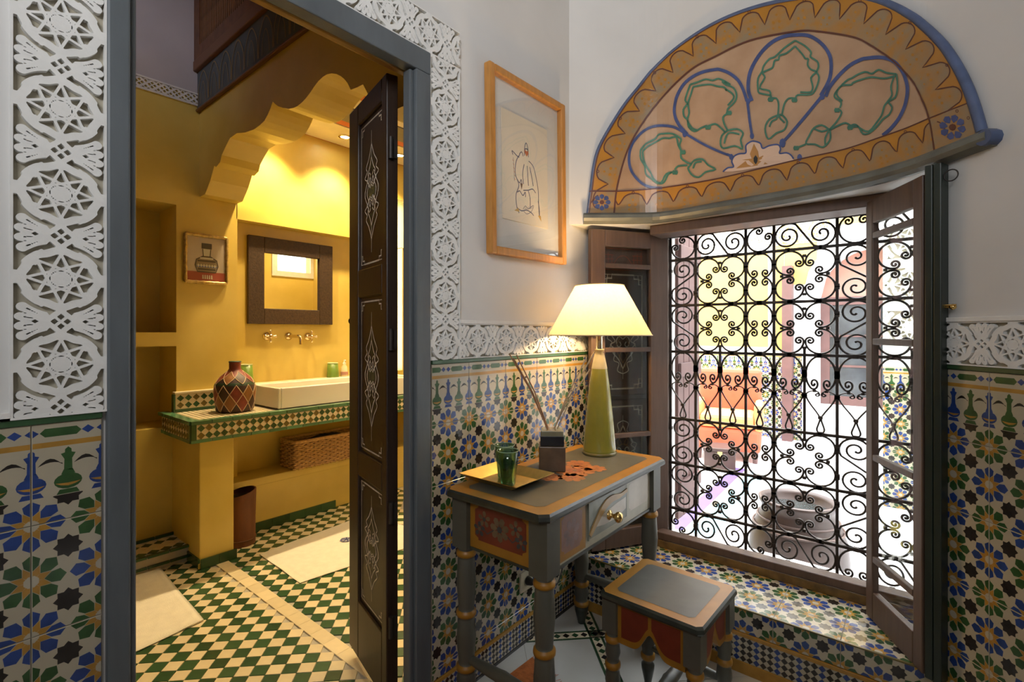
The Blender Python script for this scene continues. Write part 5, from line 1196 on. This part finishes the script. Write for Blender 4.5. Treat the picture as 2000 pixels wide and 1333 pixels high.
# end aprons (short sides) with the red flower panel
for sy in (-1, 1):
    fa = frame((0, sy*(LYS+.014), 0), (1, 0, 0) if sy < 0 else (-1, 0, 0), XZ, (0, sy, 0)); L_ = LXS-.031
    b = MB(); b.box(-L_, AZ0, -.02, L_, AZ1, 0, 0, fa); b.box(-L_, AZ0-.008, -.018, L_, AZ0, .003, 3, fa); b.flat(panelpoly(-L_+.022, AZ0+.028, L_-.022, AZ1-.016, .014), .0008, 1, fa)
    blossom(b, 0, (AZ0+AZ1)/2+.005, .038, .0013, fa, 7, 2, 4)
    for sx in (-1, 1): blossom(b, sx*.062, (AZ0+AZ1)/2+.022, .026, .0013, fa, 5, 2, 4); blossom(b, sx*.082, (AZ0+AZ1)/2-.012, .024, .0014, fa, 5, 4, 2); b.ribbon([(sx*.02, (AZ0+AZ1)/2), (sx*.05, (AZ0+AZ1)/2-.02), (sx*.075, (AZ0+AZ1)/2)], .004, .0012, 4, fa)
    b.build('end_apron', [OCHREP, REDP, FLP, EDGE, FLD], TB)
# long apron facing the room, with the drawer
fa = frame((LXS+.016, 0, 0), XY, XZ, XX); L_ = LYS-.031
b = MB(); b.box(-L_, AZ0, -.02, L_, AZ1, 0, 0, fa); b.box(-L_, AZ0-.008, -.018, L_, AZ0, .004, 3, fa)
b.flat([(-L_+.008, AZ0+.006), (-.155, AZ0+.006), (-.155, AZ1-.002), (-L_+.008, AZ1-.002)], .0006, 4, fa); b.flat(panelpoly(-L_+.03, AZ0+.025, -.175, AZ1-.012, .014), .0010, 1, fa)
b.flat([(.125, AZ0+.02), (L_-.006, AZ0+.02), (L_-.006, AZ1-.004), (.125, AZ1-.004)], .0006, 5, fa); b.flat(panelpoly(.14, AZ0+.034, L_-.02, AZ1-.014, .012), .0010, 2, fa)
blossom(b, -.235, (AZ0+AZ1)/2, .045, .0013, fa, 7, 6, 1)
b.build('front_apron', [CREY, DUST, PALEP, EDGE, OCHREP, CREY, mat('faded_flower', (.20, .13, .12), .4, var=.3, scale=30)], TB)
b = MB(); fb_ = frame((-LXS-.0, 0, 0), XY, XZ, XX); b.box(-L_, AZ0, -.01, L_, AZ1, .01, 0, fb_); b.build('back_apron', GREYP, TB)
b = MB(); D0, D1 = -.145, .115; b.box(D0, AZ0+.022, -.01, D1, AZ1-.004, .006, 0, fa); dz = (AZ0+AZ1)/2+.012
b.ribbon([(D0+.003, AZ0+.025), (D1-.003, AZ0+.025), (D1-.003, AZ1-.007), (D0+.003, AZ1-.007)], .005, .0068, 2, fa, closed=True)
b.flat([(D0+.02, dz-.03), (-.05, dz-.042), (.04, dz-.045), (D1-.01, dz-.03), (D1-.01, dz+.01), (.03, dz+.005), (-.05, dz-.005), (D0+.02, dz-.022)], .0068, 3, fa)
b.build('drawer', [GRYD, GRYD, CREY, PALEP], TB, .0)
b = MB(); b.ribbon(spline([(D0+.004, dz-.05), (D0+.05, dz-.012), (-.05, dz+.018), (0, dz+.030), (.06, dz+.026), (D1-.004, dz+.032)], 6), lambda t: .012+.014*math.sin(PI*min(1, t*1.2)), .010, 0, fa, h=.006)
b.build('carved_wave', mat('wave_ochre', (.33, .20, .07), .35, var=.2, scale=20), TB)
b = MB(); b.lathe([(.016, 0), (.016, .004), (.008, .007), (.0065, .016), (.009, .021), (.0165, .029), (.018, .036), (.014, .044), (0, .047)], 18, ax=lambda x, y, z: fa(-.015+x, dz-.02+y, .006+z)); b.build('knob', BRASS, TB)

# ------------------------------------------------------------------ lamp
lx, ly = .222, 1.792
LM = thing('table_lamp', 'lit table lamp with cream conical shade on a tall yellow-green glass cone', 'lamp', (lx, ly, TZ+.0013))
LG = mat('olive_glass', (.26, .235, .032), .14, var=.2, scale=5, coat=.4); LCAP = mat('parchment_wrap', (.46, .39, .22), .6, var=.15, scale=20)
b = MB(); b.lathe([(0, .004), (.066, .004), (.0665, .02), (.060, .10), (.050, .20), (.040, .29), (.0315, .345)], 32); b.build('body', LG, LM)
b = MB(); b.lathe([(.066, 0), (.069, .003), (.069, .010), (.066, .012)], 32); b.build('base_ring', mat('base_ring', (.16, .13, .04), .25), LM)
b = MB(); b.lathe([(.0318, .345), (.024, .385), (.017, .412), (.016, .424), (0, .426)], 24); b.build('cap', LCAP, LM)
b = MB()
for z in (.417, .422): b.tube([(.0175*math.cos(k*PI/9), .0175*math.sin(k*PI/9), z) for k in range(18)], .0026, 6, closed=True)
b.tube([(-.017, -.004, .418), (-.030, -.008, .40), (-.040, -.010, .37), (-.055, -.012, .352)], .0016, 5); b.build('cord_tie', mat('raffia', (.50, .40, .22), .8), LM)
b = MB(); b.lathe([(.013, .424), (.0125, .475), (.020, .478), (.020, .486), (.012, .488), (.012, .505), (0, .506)], 18); b.build('neck', CHROME, LM)
b = MB(); b.lathe([(0, .505), (.016, .508), (.018, .53), (.022, .56), (.022, .585), (.014, .602), (0, .606)], 16); b.build('bulb', emit('lit_bulb', (1.0, .72, .36), 9.0), LM)
sh = bpy.data.materials.new('lamp_shade'); sh.use_nodes = True; nt = sh.node_tree; N = nt.nodes; N.remove(N['Principled BSDF'])
tc = N.new('ShaderNodeTexCoord'); nz = N.new('ShaderNodeTexNoise'); nz.inputs['Scale'].default_value = 120; nt.links.new(tc.outputs['Object'], nz.inputs['Vector'])
cr = N.new('ShaderNodeMixRGB'); cr.inputs[1].default_value = (.76, .60, .34, 1); cr.inputs[2].default_value = (.86, .72, .46, 1); nt.links.new(nz.outputs['Fac'], cr.inputs[0])
di = N.new('ShaderNodeBsdfDiffuse'); tl = N.new('ShaderNodeBsdfTranslucent'); mx = N.new('ShaderNodeMixShader'); mx.inputs[0].default_value = .45
for q in (di, tl): nt.links.new(cr.outputs[0], q.inputs[0])
nt.links.new(di.outputs[0], mx.inputs[1]); nt.links.new(tl.outputs[0], mx.inputs[2]); nt.links.new(mx.outputs[0], N['Material Output'].inputs[0])
b = MB(); n_ = 64; R0, Z0, R1, Z1 = .208, .481, .098, .682
V = [(r_*math.cos(2*PI*k/n_), r_*math.sin(2*PI*k/n_), z) for r_, z in ((R0, Z0), (R1, Z1)) for k in range(n_)]
b.add(V, [(k, (k+1) % n_, n_+(k+1) % n_, n_+k) for k in range(n_)], 0, True); b.build('lamp_shade', sh, LM)
b = MB()
for r_, z in ((R0, Z0), (R1, Z1)): b.tube([(r_*math.cos(2*PI*k/n_), r_*math.sin(2*PI*k/n_), z) for k in range(n_)], .0022, 6, closed=True)
for k in range(3): a = 2*PI*k/3; b.tube([(.02*math.cos(a), .02*math.sin(a), .49), (.10*math.cos(a), .10*math.sin(a), .60), (R1*math.cos(a), R1*math.sin(a), Z1)], .0015, 5)
b.build('shade_wire', mat('shade_hem', (.55, .43, .26), .6), LM)
lamp('lamp_bulb_light', 'POINT', (lx, ly, TZ+.572), 30, (1.0, .67, .33), shadow_soft_size=.036)

# ------------------------------------------------------------------ reed diffuser, tray, glasses
DF_ = thing('reed_diffuser', 'square brown diffuser block with black band and thin reeds on the table', 'diffuser', (.200, 1.487, TZ+.001), math.radians(36))
b = MB(); b.box(-.047, -.047, 0, .047, .047, .088); b.build('block', mat('diffuser_wood', (.10, .062, .035), .35, var=.35, scale=24), DF_, .003)
b = MB(); b.box(-.040, -.040, .088, .040, .040, .143); b.build('bottle', mat('smoky_bottle', (.22, .20, .12), .15, var=.2, scale=20), DF_, .003)
b = MB(); b.box(-.042, -.042, .090, .042, .042, .124); b.build('black_band', mat('black_band', (.004, .004, .007), .35), DF_, .001)
RD = mat('reed', (.27, .13, .06), .6, var=.3, scale=40); RDL = mat('pale_reed', (.45, .33, .20), .6, var=.3, scale=40)
base = Vector((.200, 1.487, TZ+.143)); inv = Matrix.Rotation(-math.radians(36), 3, 'Z')
for px, py, dy_, m in ((995, 692, 0, RD), (1009, 694, .01, RD), (1003, 700, -.02, RD), (1146, 698, .02, RDL), (1152, 722, .01, RDL), (1128, 735, -.01, RDL), (1160, 690, .03, RDL)):
    tp = Vector(at_s(px, py, 1.80 if px < 1100 else 1.86)); d = inv @ (tp-base)
    j = Vector((random.uniform(-.008, .008), random.uniform(-.008, .008), -.03)); b = MB(); b.tube([j, d*.5+Vector((0, 0, .004)), d], .0024, 6); o = b.build('reed', m, DF_); o.location = (0, 0, .142)
TR = thing('brass_tray', 'square brass tray with sloping sides at the near end of the table', 'tray', (.170, 1.268, TZ+.0012))
b = MB(); q = [(-.078, -.070, 0), (.078, -.070, 0), (.078, .070, 0), (-.078, .070, 0)]; r_ = [(-.122, -.102, .024), (.122, -.102, .024), (.122, .102, .024), (-.122, .102, .024)]
def lift(P, d): return [(x, y, z+d) for x, y, z in P]
V = q+r_+lift(q, .0016)+lift(r_, .0016); b.add(V, [(3, 2, 1, 0), (8, 9, 10, 11)]+[(k, (k+1) % 4, 4+(k+1) % 4, 4+k) for k in range(4)]+[(8+k, 12+k, 12+(k+1) % 4, 8+(k+1) % 4) for k in range(4)]+[(4+k, 4+(k+1) % 4, 12+(k+1) % 4, 12+k) for k in range(4)])
b.build('tray', mat('tray_brass', (.70, .50, .17), .33, metal=1, var=.25, scale=16, bump=.12, bscale=30), TR)
TG = glassmat('green_tea_glass', (.42, .68, .55), .10)
def teaglass(x, y, z, s, label):
    t = thing('tea_glass', label, 'glass', (x, y, z), .3, 'green tea glasses on the brass tray'); b = MB(); n_ = 16
    V = []; P = [(.021, 0), (.0225, .004), (.027, .05), (.0315, .068), (.0305, .074), (.034, .108), (.032, .108), (.0285, .074), (.024, .05), (.0195, .010)]
    for r_, zz in P:
        for k in range(n_): a = 2*PI*k/n_; f_ = 1+(.035 if k % 2 and zz < .066 else 0); V.append((r_*f_*s*math.cos(a), r_*f_*s*math.sin(a), zz*s))
    m_ = len(P); b.add(V, [(i*n_+k, i*n_+(k+1) % n_, (i+1)*n_+(k+1) % n_, (i+1)*n_+k) for i in range(m_-1) for k in range(n_)], 0, True); b.add(V[:n_], [tuple(range(n_-1, -1, -1))]); b.add(V[-n_:], [tuple(range(n_))])
    b.build('bowl', TG, t)
    b = MB(); b.tube([(.0342*s*math.cos(k*PI/12), .0342*s*math.sin(k*PI/12), .108*s) for k in range(24)], .0012, 5, closed=True); b.build('gilt_rim', mat('glass_rim', (.25, .36, .26), .15), t)
teaglass(.205, 1.232, TZ+.0035, 1.02, 'front green tea glass on the brass tray'); teaglass(.140, 1.292, TZ+.0035, 1.0, 'rear green tea glass on the brass tray')

# ------------------------------------------------------------------ stool
STX, STY, STZ = .612, 1.545, .43
ST_ = thing('painted_stool', 'small painted stool with grey and ochre seat before the table', 'stool', (STX, STY, 0), math.radians(-1.5)); sa, sc_ = .165, .158
board(ST_, sa, sc_, STZ-.026, STZ, .014, .040)
sx_, sy_ = sa-.034, sc_-.034
for p in (-1, 1):
    for q in (-1, 1): turned(ST_, p*sx_, q*sy_, STZ-.026, .10, .024, rings=(.278, .195, .10))
for (o, U_, Wn, L_) in (((0, -sy_-.012, 0), (1, 0, 0), (0, -1, 0), sx_-.024), ((0, sy_+.012, 0), (-1, 0, 0), XY, sx_-.024), ((sx_+.012, 0, 0), XY, XX, sy_-.024), ((-sx_-.012, 0, 0), (0, -1, 0), (-1, 0, 0), sy_-.024)):
    fa = frame(o, U_, XZ, Wn); zt = STZ-.026
    def lowz(t): return zt-.125+.065*abs(math.sin(PI*t))**.0*0+ (.0 if False else .062*math.exp(-((t-.5)/.13)**2))
    b = MB(); n_ = 28; up = [(-L_+2*L_*k/n_, zt) for k in range(n_+1)]; lo_ = [(-L_+2*L_*k/n_, lowz(k/n_)) for k in range(n_+1)]
    for w in (0, -.014): b.add([fa(u, v, w) for u, v in up]+[fa(u, v, w) for u, v in lo_], [(i, n_+1+i, n_+2+i, i+1) if w == 0 else (i, i+1, n_+2+i, n_+1+i) for i in range(n_)], 0)
    b.add([fa(u, v, 0) for u, v in lo_]+[fa(u, v, -.014) for u, v in lo_], [(i, n_+1+i, n_+2+i, i+1) for i in range(n_)], 0)
    for s0, s1 in ((.06, .475), (.525, .94)):
        m_ = 14; uu = [-L_+2*L_*(s0+(s1-s0)*k/m_) for k in range(m_+1)]; tt = [s0+(s1-s0)*k/m_ for k in range(m_+1)]
        b.add([fa(u, zt-.010, .0008) for u in uu]+[fa(u, min(zt-.014, lowz(t_)+.020), .0008) for u, t_ in zip(uu, tt)], [(i, m_+1+i, m_+2+i, i+1) for i in range(m_)], 1)
    b.build('scalloped_apron', [OCHREP, REDP], ST_)
for q in (-1, 1): spindle(ST_, (-sx_, q*sy_, .135), (sx_, q*sy_, .135), .016)
spindle(ST_, (0, -sy_, .135), (0, sy_, .135), .019)

# ------------------------------------------------------------------ framed drawing
PW = thing('framed_drawing', 'light wood framed line drawing on the white wall above the lamp', 'picture', (0, 1.588, 1.887)); PW.rotation_euler = (math.radians(1.0), 0, 0)
pw, ph, fw = .247, .348, .030; HON = mat('honey_wood', (.50, .22, .045), .35, var=.2, scale=10, stretch=(6, 6, 1.2), bump=.06)
for nm, (y0, z0, y1, z1) in (('frame_side', (-pw, -ph, -pw+fw, ph)), ('frame_side', (pw-fw, -ph, pw, ph)), ('frame_rail', (-pw+fw, -ph, pw-fw, -ph+fw)), ('frame_rail', (-pw+fw, ph-fw, pw-fw, ph))):
    b = MB(); b.box(.003, y0, z0, .034, y1, z1); b.build(nm, HON, PW, .005)
b = MB(); b.box(.003, -pw+fw, -ph+fw, .009, pw-fw, ph-fw); b.build('mount', mat('mount_board', (.62, .60, .55), .8, var=.03), PW)
b = MB(); b.box(.009, -.160, -.205, .0125, .135, .212); pap = b.build('paper', mat('drawing_paper', (.70, .62, .48), .8, var=.05), PW)
fp = frame((.0128, 0, 0), XY, XZ, XX); INK = mat('blue_black_ink', (.10, .11, .17), .7); b = MB(); wd = .0042
for P in ([(-.052, .062), (-.075, .03), (-.082, -.02), (-.060, -.06), (-.078, -.10), (-.075, -.145), (-.06, -.17)], [(.005, .05), (.035, .035), (.055, -.01), (.068, -.06), (.070, -.12), (.075, -.165)], [(-.055, .062), (-.04, .075), (-.03, .06)],
          [(-.095, .050), (-.10, .064), (-.07, .052), (-.055, .05)], [(-.025, .03), (-.035, -.01), (-.03, -.05)], [(-.005, .028), (-.002, -.01), (.002, -.05)], [(.012, .028), (.024, -.01), (.034, -.045)], [(-.032, -.075), (.0, -.068), (.03, -.058), (.05, -.07)],
          [(.0, -.07), (.012, -.10), (.012, -.14)], [(-.07, -.09), (-.055, -.082), (-.035, -.096), (-.02, -.08), (-.018, -.10)], [(-.075, -.15), (-.045, -.158), (-.01, -.15), (.02, -.156), (.035, -.165)], [(-.07, -.04), (-.055, -.05), (-.045, -.035), (-.04, -.055)],
          [(-.022, .065), (-.020, .10), (-.010, .118), (.0, .10), (.004, .065)], [(-.022, .09), (-.006, .096), (.004, .088)], [(.066, -.10), (.074, -.13), (.076, -.165)]):
    b.ribbon(spline(P, 5), wd, 0, 0, fp)
for k in range(6): b.ribbon([(-.098+.002*k, .03-.014*k), (-.090+.002*k, .026-.014*k)], .002, 0, 1, fp); 
b.ribbon([(-.093, .04), (-.088, -.05)], .0018, 0, 0, fp)
b.ribbon(spline([(-.035, -.150), (-.02, -.135), (.0, -.143), (.02, -.130), (.035, -.125), (.02, -.15), (-.01, -.165), (-.03, -.158)], 4), .0022, 0, 0, fp)
for k in range(5): b.ribbon([(-.025+.011*k, -.15+.003*k), (-.02+.011*k, -.14+.003*k), (-.015+.011*k, -.15+.003*k)], .0018, .0002, 0, fp)
b.flat([(-.022, .078), (-.008, .064), (.003, .078), (.002, .09), (-.01, .084), (-.02, .09)], .0002, 1, fp)
b.flat([(-.052, -.05), (-.043, -.075), (-.036, -.05)], .0002, 3, fp); b.flat([(-.09, -.165), (-.066, -.150), (-.058, -.165)], .0002, 2, fp); b.flat([(.064, -.160), (.084, -.158), (.088, -.182)], .0002, 2, fp)
b.build('line_drawing', [INK, mat('drawing_orange', (.50, .14, .05), .7), mat('drawing_ochre', (.50, .30, .08), .7), mat('drawing_brown', (.12, .06, .03), .7)], pap)
b = MB(); b.box(.022, -pw+fw, -ph+fw, .0235, pw-fw, ph-fw); b.build('glass', glassmat('picture_glass', (1, 1, 1), .0, .16), PW)

# ------------------------------------------------------------------ wall socket with plug and cord
sp = onx(1026, 1133, 0.006); SK = thing('wall_socket', 'cream wall socket low on the tiled wall under the table', 'socket', (0.006, sp[1], sp[2]))
b = MB(); b.box(0, -.04, -.04, .009, .04, .04); b.build('plate', mat('socket_plate', (.55, .50, .36), .4, var=.05), SK, .003)
b = MB(); b.lathe([(.021, .009), (.021, .0105), (.018, .0105), (.018, .0095), (0, .0095)], 18, ax=axx); b.build('well', mat('socket_well', (.42, .38, .27), .4), SK)
b = MB(); b.lathe([(.016, .011), (.017, .016), (.013, .034), (.006, .046), (0, .048)], 14, o=(.006, sp[1], sp[2]), ax=axx); pl = b.build('plug', mat('black_plastic', (.012, .012, .012), .4), None)
b = MB(); b.tube(spline([(.053, sp[1], sp[2]), (.085, sp[1]+.03, sp[2]-.035), (.08, sp[1]+.09, sp[2]-.05), (.075, sp[1]+.15, sp[2]-.02), (.06, sp[1]+.21, sp[2]+.08), (.03, 1.84, .40), (.026, 1.90, .62), (.028, 1.916, .765), (.10, 1.87, TZ+.0035), (.165, 1.83, TZ+.0035)], 6), .0028, 6)
cdx = b.build('power_cord', MATS['black_plastic'], pl); tag(pl, 'black plug and cord of the lamp at the wall socket', 'plug')
# ------------------------------------------------------------------ rug corner under the table
RGC = [onz(1040, 1288, 0), (.92, 1.11, 0), (.80, .35, 0), (.03, .40, 0)]
RUG = thing('woven_rug', 'orange and red woven rug, one fringed corner showing under the table', 'rug', (.5, .9, .0012)); b = MB(); n_ = 18; V = []
def rg(s, t): return tuple((1-s)*(1-t)*RGC[0][k]+s*(1-t)*RGC[1][k]+s*t*RGC[2][k]+(1-s)*t*RGC[3][k] for k in (0, 1))
RUGO = mat('rug_orange', (.42, .12, .025), .95, var=.3, scale=60, bump=.5, bscale=200); RUGR = mat('rug_red', (.20, .030, .015), .95, var=.35, scale=60, bump=.5, bscale=200)
for i in range(n_+1):
    for j in range(n_+1): x, y = rg(i/n_, j/n_); V.append((x-.5, y-.9, .007))
for i in range(n_):
    for j in range(n_):
        k = len(b.v); ed = min(i, j, n_-1-i, n_-1-j); b.add([V[i*(n_+1)+j], V[(i+1)*(n_+1)+j], V[(i+1)*(n_+1)+j+1], V[i*(n_+1)+j+1]], [(3, 2, 1, 0)], 0 if ed in (0, 1) else 1 if (i//2+j//2) % 3 else 0)
b.build('pile', [RUGO, RUGR], RUG)
b = MB(); c4 = [rg(*q) for q in ((0, 0), (1, 0), (1, 1), (0, 1))]; b.prism([(x-.5, y-.9) for x, y in c4][::-1], 0, .0068, 0); b.build('backing', RUGR, RUG)
b = MB()
for k in range(60):
    x, y = rg(k/60, 0); x2, y2 = x+.010+random.uniform(-.008, .008), y+.045+random.uniform(-.01, .006); b.tube([(x-.5, y-.9, .005), ((x+x2)/2-.5, (y+y2)/2-.9, .006), (x2-.5, y2-.9, .002)], .0014, 4)
o = b.build('fringe', mat('rug_fringe', (.40, .16, .10), .9), RUG); o['kind'] = 'stuff'

# ------------------------------------------------------------------ the courtyard beyond the grille
CW_ = mat('courtyard_white', (.80, .79, .76), .8, var=.04, scale=4, rnd=0); CY = mat('courtyard_yellow', (.72, .45, .09), .7, var=.07, scale=4, rnd=0); MAUVE = mat('mauve_wood', (.12, .058, .052), .6, var=.15, scale=8); PINK = mat('pink_plaster', (.36, .18, .14), .8, var=.06)
FY = 6.5
b = MB(); b.box(-3.0, 2.46, -.1, 4.2, 6.7, -.004); FC = struct('floor', b, GROUT, label='pale tiled courtyard floor in full daylight')
m2 = MB(); m2.box(-.298, -.298, -.004, .298, .298, 0); me = m2.mesh('paving_tile', mat('courtyard_paving', (.62, .64, .66), .4, var=.06, scale=5))
for i in range(12):
    for j in range(7): place('tile', me, FC, (-2.7+i*.6, 2.78+j*.6, 0))
def fx(px): return ony(px, HOR, FY)[0]
def fz(px, py): return ony(px, py, FY)[2]
b = MB(); xa, xb_ = fx(1597), fx(1597)+1.05; zs_, zt_ = 1.62, 2.16
b.box(-3.0, FY, 0, xa, FY+.3, 3.6); b.box(xb_, FY, 0, 4.2, FY+.3, 3.6)
n_ = 20; A_ = [(xa+(xb_-xa)*k/n_, zs_+(zt_-zs_)*math.sqrt(max(0, 1-((k/n_-.5)*2)**2))) for k in range(n_+1)]
for k in range(n_):
    (u0, v0), (u1, v1) = A_[k], A_[k+1]; b.add([(u0, FY, v0), (u1, FY, v1), (u1, FY, 3.6), (u0, FY, 3.6), (u0, FY+.3, v0), (u1, FY+.3, v1)], [(0, 1, 2, 3), (0, 4, 5, 1)])
CWL = struct('wall_courtyard', b, CW_, label='far courtyard wall with an arched doorway and tiled dado')
b = MB()
for (p0, p1, y0, y1, m) in ((1362, 1500, 495, 678, 0), (1509, 1531, 420, 790, 0), (1532.5, 1596, 400, 560, 0)):
    z0, z1 = 1.25+(648-y1)*5.95/973, 1.25+(648-y0)*5.95/973; b.box(fx(p0), FY-.012, max(1.03, z0), fx(p1), FY, min(2.9, z1), 0)
b.box(xa+.02, FY-.010, 2.42, 1.5, FY, 3.0, 0)
o = b.build('yellow_panel', CY, CWL)
b = MB(); A2 = [(xa-.15+(xb_-xa+.30)*k/n_, zs_+(zt_+.17-zs_)*math.sqrt(max(0, 1-((k/n_-.5)*2)**2))) for k in range(n_+1)]
for k in range(n_): q = [A_[k], A_[k+1], A2[k+1], A2[k]]; b.prism(q, 0, .03, 0, frame((0, FY, 0), XX, XZ, (0, -1, 0)))
b.box(xa-.15, FY-.03, 0, xa, FY, zs_); b.box(xb_, FY-.03, 0, xb_+.15, FY, zs_); b.build('arch_band', CW_, CWL)
b = MB(); b.box(xa, FY+.22, 1.62, xb_, FY+.28, 2.2); b.build('tympanum', PINK, CWL)
CDO = thing('courtyard_door', 'mauve framed glazed door under the courtyard arch', 'door', (xa, FY+.2, 0))
for (x0, z0, x1, z1) in ((0, .42, .09, 1.64), (1.05-.09, .42, 1.05, 1.64), (.09, 1.55, .96, 1.64), (.09, .42, .96, .52), (.49, .52, .56, 1.55)): b = MB(); b.box(x0, 0, z0, x1, .05, z1); b.build('frame', MAUVE, CDO, .004)
b = MB(); b.box(0, 0, 0, 1.05, .06, .42); b.build('plinth', CW_, CDO)
for x0 in (.09, .56): b = MB(); b.box(x0, .02, .52, x0+.40, .028, 1.55); b.build('pane', mat('dark_pane', (.06, .065, .07), .08, var=.5, scale=4), CDO)
for x0 in (.09, .56):
    for z in (.86, 1.2): b = MB(); b.box(x0, .012, z-.012, x0+.40, .03, z+.012); b.build('glazing_bar', MAUVE, CDO)
# tiled dado of the courtyard (the same printed tiles)
tilewall(CWL, (0, FY-.001, 0), XX, XZ, (0, -1, 0), [-1.4+.2*k for k in range(9)]+[xa-.15], [0, .2, .4, .6, .8], 0, 0, 0, .8)
tilewall(CWL, (xb_+.15, FY-.001, 0), XX, XZ, (0, -1, 0), [0, .2, .4, .6], [0, .2, .4, .6, .8], 0, 0, 0, .8)
b = MB(); b.box(fx(1532), FY-.14, 0, fx(1532)+.10, FY-.02, 2.0); o = b.build('mauve_post', MAUVE, CWL)
R_ = rotm(XX, XZ, (0, -1, 0))
for k in range(5):
    for j in range(2): place('carved_panel', stmesh(-.5, .5), CWL, (fx(1368)+.13+k*.30, FY, 2.38+j*.28), R_, (1.9, 1.9, 1.5))
for k in range(7): place('carved_panel', stmesh(-.5, .5), CWL, (xb_+.30+(k % 2)*.30, FY, 1.20+(k//2)*.29), R_, (1.9, 1.9, 1.5))
b = MB(); b.box(1.02, 4.45, 0, 1.62, 4.9, 3.6); CPI = struct('trim_14', b, CW_, label='white carved courtyard pillar seen through the right casement leaf')
tilewall(CPI, (1.02, 4.45, 0), XX, XZ, (0, -1, 0), [0, .2, .4, .6], [0, .2, .4, .6, .8], 0, 0, 0, .8)
for k in range(6): place('carved_panel', stmesh(-.5, .5), CPI, (1.17+(k % 2)*.30, 4.45, 1.28+(k//2)*.30), R_, (1.9, 1.9, 1.5))
b = MB(); b.box(-3.1, 2.46, 0, -3.0, 6.8, 3.6); struct('wall_courtyard_left', b, CW_)
b = MB(); b.box(3.2, 2.38, 0, 3.3, 6.8, 3.6); struct('wall_courtyard_right', b, CW_)
# mauve outer shutter folded back outside the grille
XS = thing('outer_shutter', 'mauve boarded outer shutter folded back outside the grille, left side', 'shutter', (.262, 2.47, .30))
for k in range(4): b = MB(); b.box(.004, k*.078, 0, .026, k*.078+.074, 1.5); b.build('board', MAUVE, XS, .004)
for z in (.12, .72, 1.32): b = MB(); b.box(.026, .004, z, .040, .30, z+.07); b.build('batten', MAUVE, XS, .003)
# red armchair, brown chest, stripe on the floor, big pot
c = onz(1418, 900, 0); AC = thing('red_armchair', 'red upholstered armchair against the far left of the courtyard', 'armchair', (c[0]-.05, c[1]+.25, 0), math.radians(12)); RED = mat('red_cloth', (.62, .10, .05), .8, var=.1, scale=12); ORG = mat('orange_cloth', (.72, .28, .10), .8, var=.1, scale=12)
for nm, (x0, y0, z0, x1, y1, z1), m in (('base', (-.30, -.30, .10, .30, .30, .32), RED), ('seat_cushion', (-.24, -.31, .32, .24, .18, .45), ORG), ('backrest', (-.30, .16, .32, .30, .32, .86), RED), ('armrest', (-.32, -.30, .30, -.24, .18, .56), ORG), ('armrest', (.24, -.30, .30, .32, .18, .56), ORG)):
    b = MB(); b.box(x0, y0, z0, x1, y1, z1, m=0); b.build(nm, m, AC, .035)
for sx in (-.25, .25):
    for sy in (-.25, .25): b = MB(); b.lathe([(.02, 0), (.028, .10)], 10, o=(sx, sy, 0)); b.build('leg', MAUVE, AC)
c = onz(1403, 915, 0); CH = thing('wooden_chest', 'small dark brown chest in front of the red armchair', 'chest', (c[0], c[1]+.02, 0), math.radians(20)); BRW = mat('chest_brown', (.055, .027, .022), .5, var=.2)
b = MB(); b.box(-.13, -.12, .0, .13, .12, .17); b.build('body', BRW, CH, .006); b = MB(); b.box(-.14, -.13, .171, .14, .13, .205); b.build('lid', BRW, CH, .008); b = MB(); b.box(-.02, -.128, .13, .02, -.120, .175); b.build('hasp', BRASS, CH)
a_, e_ = onz(1374, 968, 0), onz(1487, 868, 0); dv = Vector((e_[0]-a_[0], e_[1]-a_[1], 0)); L_ = dv.length; dv.normalize(); dn = Vector((dv.y, -dv.x, 0))
b = MB(); fr = frame((a_[0], a_[1], .0), tuple(dv), tuple(dn), XZ); b.box(-.9, 0, 0, L_*.44, .10, .006, 0, fr); b.box(-.9, .10, 0, L_*.44, .14, .006, 2, fr); b.box(-.9, .14, 0, L_*.44, .27, .006, 1, fr)
o = b.build('runner', [mat('runner_violet', (.08, .05, .26), .6), mat('runner_turquoise', (.14, .32, .36), .6), mat('runner_sand', (.28, .24, .16), .6)], None); tag(o, 'violet and turquoise striped runner across the courtyard floor', 'runner')
PO = thing('courtyard_pot', 'large round brown pot with dark water just outside the grille', 'pot', (.75, 2.86, .002)); POT = mat('pot_brown', (.055, .033, .027), .5, var=.25, scale=6, bump=.2, bscale=20)
b = MB(); b.lathe([(0, 0), (.17, 0), (.21, .03), (.225, .12), (.215, .22), (.185, .30), (.165, .335), (.160, .36), (.175, .385), (.178, .40), (.165, .405), (.150, .385), (.145, .34), (0, .335)], 36); b.build('body', POT, PO)
b = MB(); b.lathe([(0, .352), (.150, .352), (.150, .348), (0, .348)], 30); b.build('water', mat('dark_water', (.02, .03, .03), .08), PO)
b = MB()
for z, r_ in ((.27, .203), (.31, .182)): b.tube([(r_*math.cos(k*PI/18), r_*math.sin(k*PI/18), z) for k in range(36)], .006, 6, closed=True)
b.build('hoops', mat('pot_hoop', (.09, .055, .045), .5), PO)
